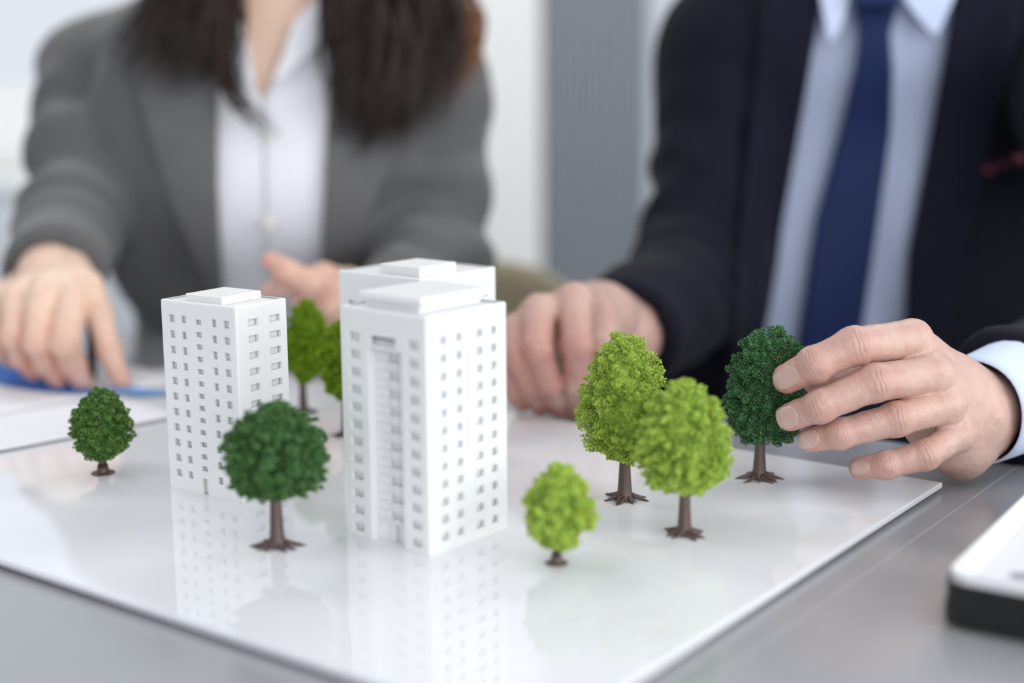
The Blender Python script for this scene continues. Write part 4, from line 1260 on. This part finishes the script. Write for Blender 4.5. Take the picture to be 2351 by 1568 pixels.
pw_ = [((Q3(600, 420, 1.235), .017), (fw_[0][0][0], .012)), ((Q3(500, 430, 1.235), .018), (fw_[1][0][0], .0125)), ((Q3(400, 440, 1.24), .017), (fw_[2][0][0], .012)), ((Q3(300, 470, 1.245), .015), (fw_[3][0][0], .0105)),
       ((Q3(560, 420, 1.24), .020), (wcw, .022)), ((Q3(720, 480, 1.22), .014), (wcw, .020)), ((wcw, .0235), (few, .0255))]
hw1 = Field(P(-80, 905, 1.2) - [.02, .10, .02], P(310, 560, 1.2) + [.04, .17, .05], .0014)
hand(hw1, None, pw_, fw_, th_w, .011)
A1 = hand_mesh(hw1, fw_, th_w, 8, .0002, extra=((Q3(300, 1250, 1.18), .035, 0, .35), (Q3(1040, 1300, 1.19), .02, 0, .4)))
# her left hand, loosely closed in front of her shirt
fx_ = [
    [(P(800, 648, 1.262), .0112), (P(742, 632, 1.222), .0104), (P(672, 650, 1.218), .0094), (P(622, 664, 1.222), .0080)],
    [(P(812, 674, 1.258), .0115), (P(742, 672, 1.216), .0102), (P(700, 692, 1.222), .0092), (P(712, 704, 1.242), .0082)],
    [(P(822, 702, 1.256), .0110), (P(760, 704, 1.218), .0098), (P(722, 720, 1.226), .0088), (P(736, 730, 1.246), .0078)],
    [(P(832, 728, 1.258), .0098), (P(784, 732, 1.226), .0086), (P(752, 744, 1.232), .0078), (P(764, 750, 1.248), .0070)]]
th_x = [(P(780, 680, 1.235), .013), (P(716, 652, 1.205), .0115), (P(655, 622, 1.205), .0100), (P(622, 599, 1.208), .0080)]
wcx = P(880, 700, 1.29); fex = wr_ + u3(er_ - wr_) * .06
px_ = [((wcx, .022), (fx_[0][0][0], .0125)), ((wcx, .023), (fx_[1][0][0], .013)), ((wcx, .022), (fx_[2][0][0], .012)), ((wcx, .020), (fx_[3][0][0], .0105)), ((wcx, .022), (P(780, 685, 1.24), .014)), ((wcx, .0235), (fex, .0255))]
hw2 = Field(P(585, 775, 1.25) - [.02, .09, .02], P(930, 570, 1.25) + [.06, .17, .04], .0014)
hand(hw2, None, px_, fx_, th_x, .010)
A2 = hand_mesh(hw2, fx_, th_x, 9, .0002, extra=((P(650, 625, 1.2), .03, 0, .3),))
bw = Field((-.75, 1.08, -.40), (.14, 1.80, .82), .0072)
solid(bw, prims, -.015, jacket=False)
hc = P(655, -380, 1.43)
HL, HR = head(bw, hc, np.array([.05, -1, -.30]), .96)
bw.cone(hc - [0, -.02, .06], nb - [0, -.015, .03], .050, .056, .03)
Vb, Fb = bw.mesh(); Vb = relax(Vb, Fb, 1, .4)
person_body(wom, M_skin_w, [(Vb, Fb, np.full(len(Vb), .05), None), A1, A2])
nail(hw2, wom, 630, 661, (-1, .2), 13, 13, 1.15, 1.32)
nail(hw1, wom, 190, 872, (.3, 1), 14, 13, 1.1, 1.28)
for sx in (-1, 1):
    q = MB(); e_ = HL(sx * .032, .0690, .002); q.tube([e_ + HR[:, 1] * t_ for t_ in (-.011, -.008, 0, .008, .0105)], [.003, .008, .0112, .008, .003], 14); ey = q.build('eye', M_eye, wom, smooth=True)
    q = MB(); q.tube([e_ + HR[:, 1] * t_ for t_ in (.0085, .0100, .0112)], [.0058, .0050, .0020], 14); q.build('iris', M_iris, ey, smooth=True)
    q = MB(); q.tube([HL(sx * x_, y_, z_) for x_, y_, z_ in ((.018, .098, .026), (.030, .099, .031), (.044, .091, .030), (.052, .082, .025))], [.0015, .0028, .0024, .001], 8); q.build('eyebrow', M_hairw, wom, smooth=True)
# hair: a cap and long locks over both shoulders
hcap = Field(hc - .17, hc + .2, .007)
hcap.ell(HL(0, -.022, .036), np.array((.088, .106, .094)) * .98, .01, HR)
gg = np.stack(np.meshgrid(*hcap.ax, indexing='ij'), -1) - HL(0, .055, -.02)
hcap.D = np.maximum(hcap.D, ((gg @ HR[:, 1]) * .85 - (gg @ HR[:, 2]) * .55).astype(np.float32) - .005)
Vh, Fh = hcap.mesh(); hair = link('hair', fast_mesh('hair', Vh, Fh, 4), M_hairw, wom, smooth=True)


def on_body(x, y, gap):
    p = wf.trace([[x]], [[y]], 0.0, 1.15, 1.9)[0, 0]; return p + u3(CAM - p) * gap


tl, trr = HL(-.075, .0, .06), HL(.075, .0, .06)
lockL = [tl, HL(-.092, .01, -.06), on_body(450, -60, .030), on_body(420, 60, .026), on_body(395, 170, .020), on_body(385, 235, .014)]
lockL2 = [tl, HL(-.088, .03, -.06), on_body(500, -40, .034), on_body(490, 60, .030), on_body(470, 150, .024), on_body(450, 215, .016)]
lockL3 = [tl, HL(-.095, .0, -.06), on_body(400, -40, .024), on_body(355, 60, .020), on_body(320, 130, .014), on_body(275, 165, .010)]
wisp = [tl, HL(-.085, .035, -.06), on_body(505, -20, .036), on_body(505, 110, .034), on_body(530, 215, .028), on_body(575, 265, .024), on_body(628, 318, .018)]
lockR = [trr, HL(.092, .01, -.06), on_body(860, -60, .040), on_body(880, 60, .040), on_body(885, 180, .036), on_body(870, 290, .026), on_body(850, 345, .018)]
lockR2 = [trr, HL(.088, .03, -.06), on_body(800, -50, .044), on_body(805, 70, .042), on_body(820, 190, .036), on_body(850, 300, .024)]
lockR3 = [trr, HL(.098, -.005, -.05), on_body(950, -60, .040), on_body(985, 50, .038), on_body(975, 150, .032), on_body(945, 240, .024), on_body(915, 300, .016)]
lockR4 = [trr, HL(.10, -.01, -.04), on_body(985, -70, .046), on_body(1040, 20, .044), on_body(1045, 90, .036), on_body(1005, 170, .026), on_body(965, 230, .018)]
o = strands('hair_lock', [(lockL, .020, .028, 100, .0013), (lockL2, .018, .018, 140, .0013), (lockL3, .014, .024, 60, .0012), (wisp, .008, .0035, 60, .0012)], M_hairw, wom, 3); o.parent = wom
strands('hair_lock', [(lockR, .024, .024, 300, .0015), (lockR2, .018, .020, 220, .0015), (lockR3, .022, .024, 280, .0015)], M_hairw, wom, 4)
hl_ = strands('hair_lock', [(lockR4, .018, .018, 220, .0015)], M_hairrim, wom, 5); hl_['label'] = 'hair strands coloured lighter for the rim light at the shoulder'
legs(wom, np.array([-.25, 1.615, -.22]), u3([.4, -.92, 0]), u3([.92, .4, 0]), .40, M_trou)

# ---------------------------------------------------------------- small things
# pen in her hand
pen = empty('pen', G(215, 884, TZ), 'slim black pen held in the fingertips over the printed sheet', 'pen')
tip_ = G(212, 893, TZ + .0012); back_ = Q3(820, 900, 1.235)
ax = u3(back_ - tip_); L_ = .14
mb = MB(); mb.tube([tip_ + ax * t_ for t_ in (.012, .03, L_ * .7, L_ - .008)], [.0038, .0042, .0042, .0040], 14); mb.build('barrel', M_black, pen, smooth=True)
mb = MB(); mb.tube([tip_, tip_ + ax * .004, tip_ + ax * .012], [.0004, .0012, .0036], 12); mb.build('tip', M_metal, pen, smooth=True)
mb = MB(); mb.tube([tip_ + ax * (L_ - .008), tip_ + ax * (L_ - .002), tip_ + ax * L_], [.0041, .0041, .003], 14); cp = mb.build('cap', M_metal, pen, smooth=True)


def sheet(name, label, corners, z, marks=()):
    """a sheet of paper on the table or board, with flat printed shapes"""
    c = np.array(corners); root = empty(name, [c[:, 0].mean(), c[:, 1].mean(), z], label, 'paper')
    n = 14; uu = np.linspace(0, 1, n); V = []; fs = []
    for a in uu:
        for b in uu:
            p = (c[0] * (1 - a) + c[1] * a) * (1 - b) + (c[3] * (1 - a) + c[2] * a) * b
            V.append((p[0], p[1], z + .0006 + .0009 * math.sin(3 * a + 1) ** 2 * (1 - b)))
    for i in range(n - 1):
        for j in range(n - 1): fs.append((i * n + j, (i + 1) * n + j, (i + 1) * n + j + 1, i * n + j + 1))
    q = MB(); q.add(V, fs); q.build('sheet', M_paper, root, smooth=True, solid=-.0003)
    for mm, poly_ in marks:
        q = MB(); q.add([(p[0], p[1], z + .0021) for p in poly_], [tuple(range(len(poly_)))]); q.build('printed_chart', mm, root, solid=-.0001)
    return root


def quad_from(a, b, depth):
    """sheet corners from its front edge a-b (world points) and its size away from the viewer"""
    e = u3(b - a); nrm = np.array([-e[1], e[0], 0]);
    if nrm[1] < 0: nrm = -nrm
    return [a, b, b + nrm * depth, a + nrm * depth]


a_, b_ = G(-60, 1050, .001), G(372, 966, .001)
e_ = u3(b_ - a_)
sheet('paper_sheet', 'blank white sheet nearest the small mid green tree, its edge over the board', quad_from(b_ - e_ * .27, b_ + e_ * .02, .105), .0016)
bk = [G(x, y, TZ) for x, y in ((278, 834), (420, 872), (-260, 985), (-420, 935))]
cz = lambda pts: [G(x, y, .0) for x, y in pts]
far1 = G(285, 838, 0); dirA = u3(G(420, 868, 0) - far1); dirB = np.array([-dirA[1], dirA[0], 0]); dirB = -dirB if dirB[0] > 0 else dirB
b0 = far1 + dirA * .10
corn = [b0 + dirB * .30, b0, b0 - dirA * .21, b0 - dirA * .21 + dirB * .30]
sheet('paper_sheet', 'white sheet with blue printed charts under the hand with the pen', corn, .0001,
      marks=((M_blue, cz([(-110, 805), (-50, 806), (0, 815), (45, 832), (90, 858), (130, 878), (180, 892), (235, 902), (225, 908), (180, 909), (120, 905), (60, 898), (0, 887), (-60, 872), (-110, 858)])), (M_pblue, cz([(232, 898), (300, 893), (378, 902), (400, 910), (330, 913), (255, 910)]))))

# laptop at the front right corner
lz = TZ
c0 = G(2152, 1440, lz); la = u3(TV[:3] * 1.0 + TU * .06); lb = u3(np.array([la[1], -la[0], 0]))
lap = empty('laptop', c0 + (la + lb) * .12, 'closed laptop with silver lid and thick black base at the lower right corner', 'laptop')
Mx = np.array([lb, la, [0, 0, 1.]]).T


def slab(name, z0, z1, ins, m, bev):
    q = MB(); q.box(c0 + lb * .165 + la * .115 + np.array([0, 0, (z0 + z1) / 2]), (.33 - 2 * ins, .23 - 2 * ins, z1 - z0), M=Mx, bev=bev); return q.build(name, m, lap, bevel=.0012)


slab('base', .0022, .0120, 0, M_black, .010); slab('hinge_gap', .0115, .0140, .004, M_slot, .006)
sc_ = slab('screen_back', .0136, .0196, .0005, M_black, .010)
slab('lid', .0192, .0206, .0022, M_silver, .009)
for (a, b) in ((.02, .02), (.31, .02), (.02, .21), (.31, .21)):
    q = MB(); p = c0 + lb * a + la * b; q.tube([p + [0, 0, .0001], p + [0, 0, .0024]], .006, 12); q.build('rubber_foot', M_slot, lap)
pm = G(2345, 1324, lz + .0207); q = MB(); q.tube([pm, pm + [0, 0, .0004]], .0055, 20); q.build('emblem', M_logo, lap)

# her chair, its pale back showing behind the towers
chc = P(968, 690, 1.80)
chair = empty('chair', (chc[0], chc[1] - .20, R['z0']), 'beige shell chair, its rounded back showing between the two people', 'chair')
n1, n2 = 25, 15; V = []; fs = []
topz = P(1150, 592, 1.80)[2]; hw_ = .212; hh_ = .19
for i in range(n1):
    for j in range(n2):
        a = -1 + 2 * i / (n1 - 1); b = -1 + 2 * j / (n2 - 1); e = 4.2
        s_ = max(abs(a), abs(b)) / ((abs(a) ** e + abs(b) ** e) ** (1 / e) + 1e-9) if (a or b) else 1
        V.append((chc[0] + a * s_ * hw_, chc[1] - .06 * (a * s_) ** 2 + .02 * b, topz - hh_ + b * s_ * hh_))
for i in range(n1 - 1):
    for j in range(n2 - 1): fs.append((i * n2 + j, (i + 1) * n2 + j, (i + 1) * n2 + j + 1, i * n2 + j + 1))
q = MB(); q.add(V, fs); q.build('backrest', M_beige, chair, smooth=True, solid=.018)
q = MB(); q.box((chc[0], chc[1] - .24, R['z0'] + .405), (.44, .42, .03), bev=.012); q.build('seat', M_beige, chair, bevel=.006)
q = MB(); q.tube([(chc[0], chc[1] - .10, R['z0'] + .43), (chc[0], chc[1] + .03, R['z0'] + .45), (chc[0], chc[1] + .035, topz - .25)], .012, 10); q.build('back_support', M_metal, chair, smooth=True)
for sx in (-1, 1):
    for sy in (-1, 1):
        q = MB(); q.tube([(chc[0] + sx * .17, chc[1] - .24 + sy * .16, R['z0'] + .42), (chc[0] + sx * .21, chc[1] - .24 + sy * .20, R['z0'] + .001)], .011, 10); q.build('leg', M_metal, chair, smooth=True)
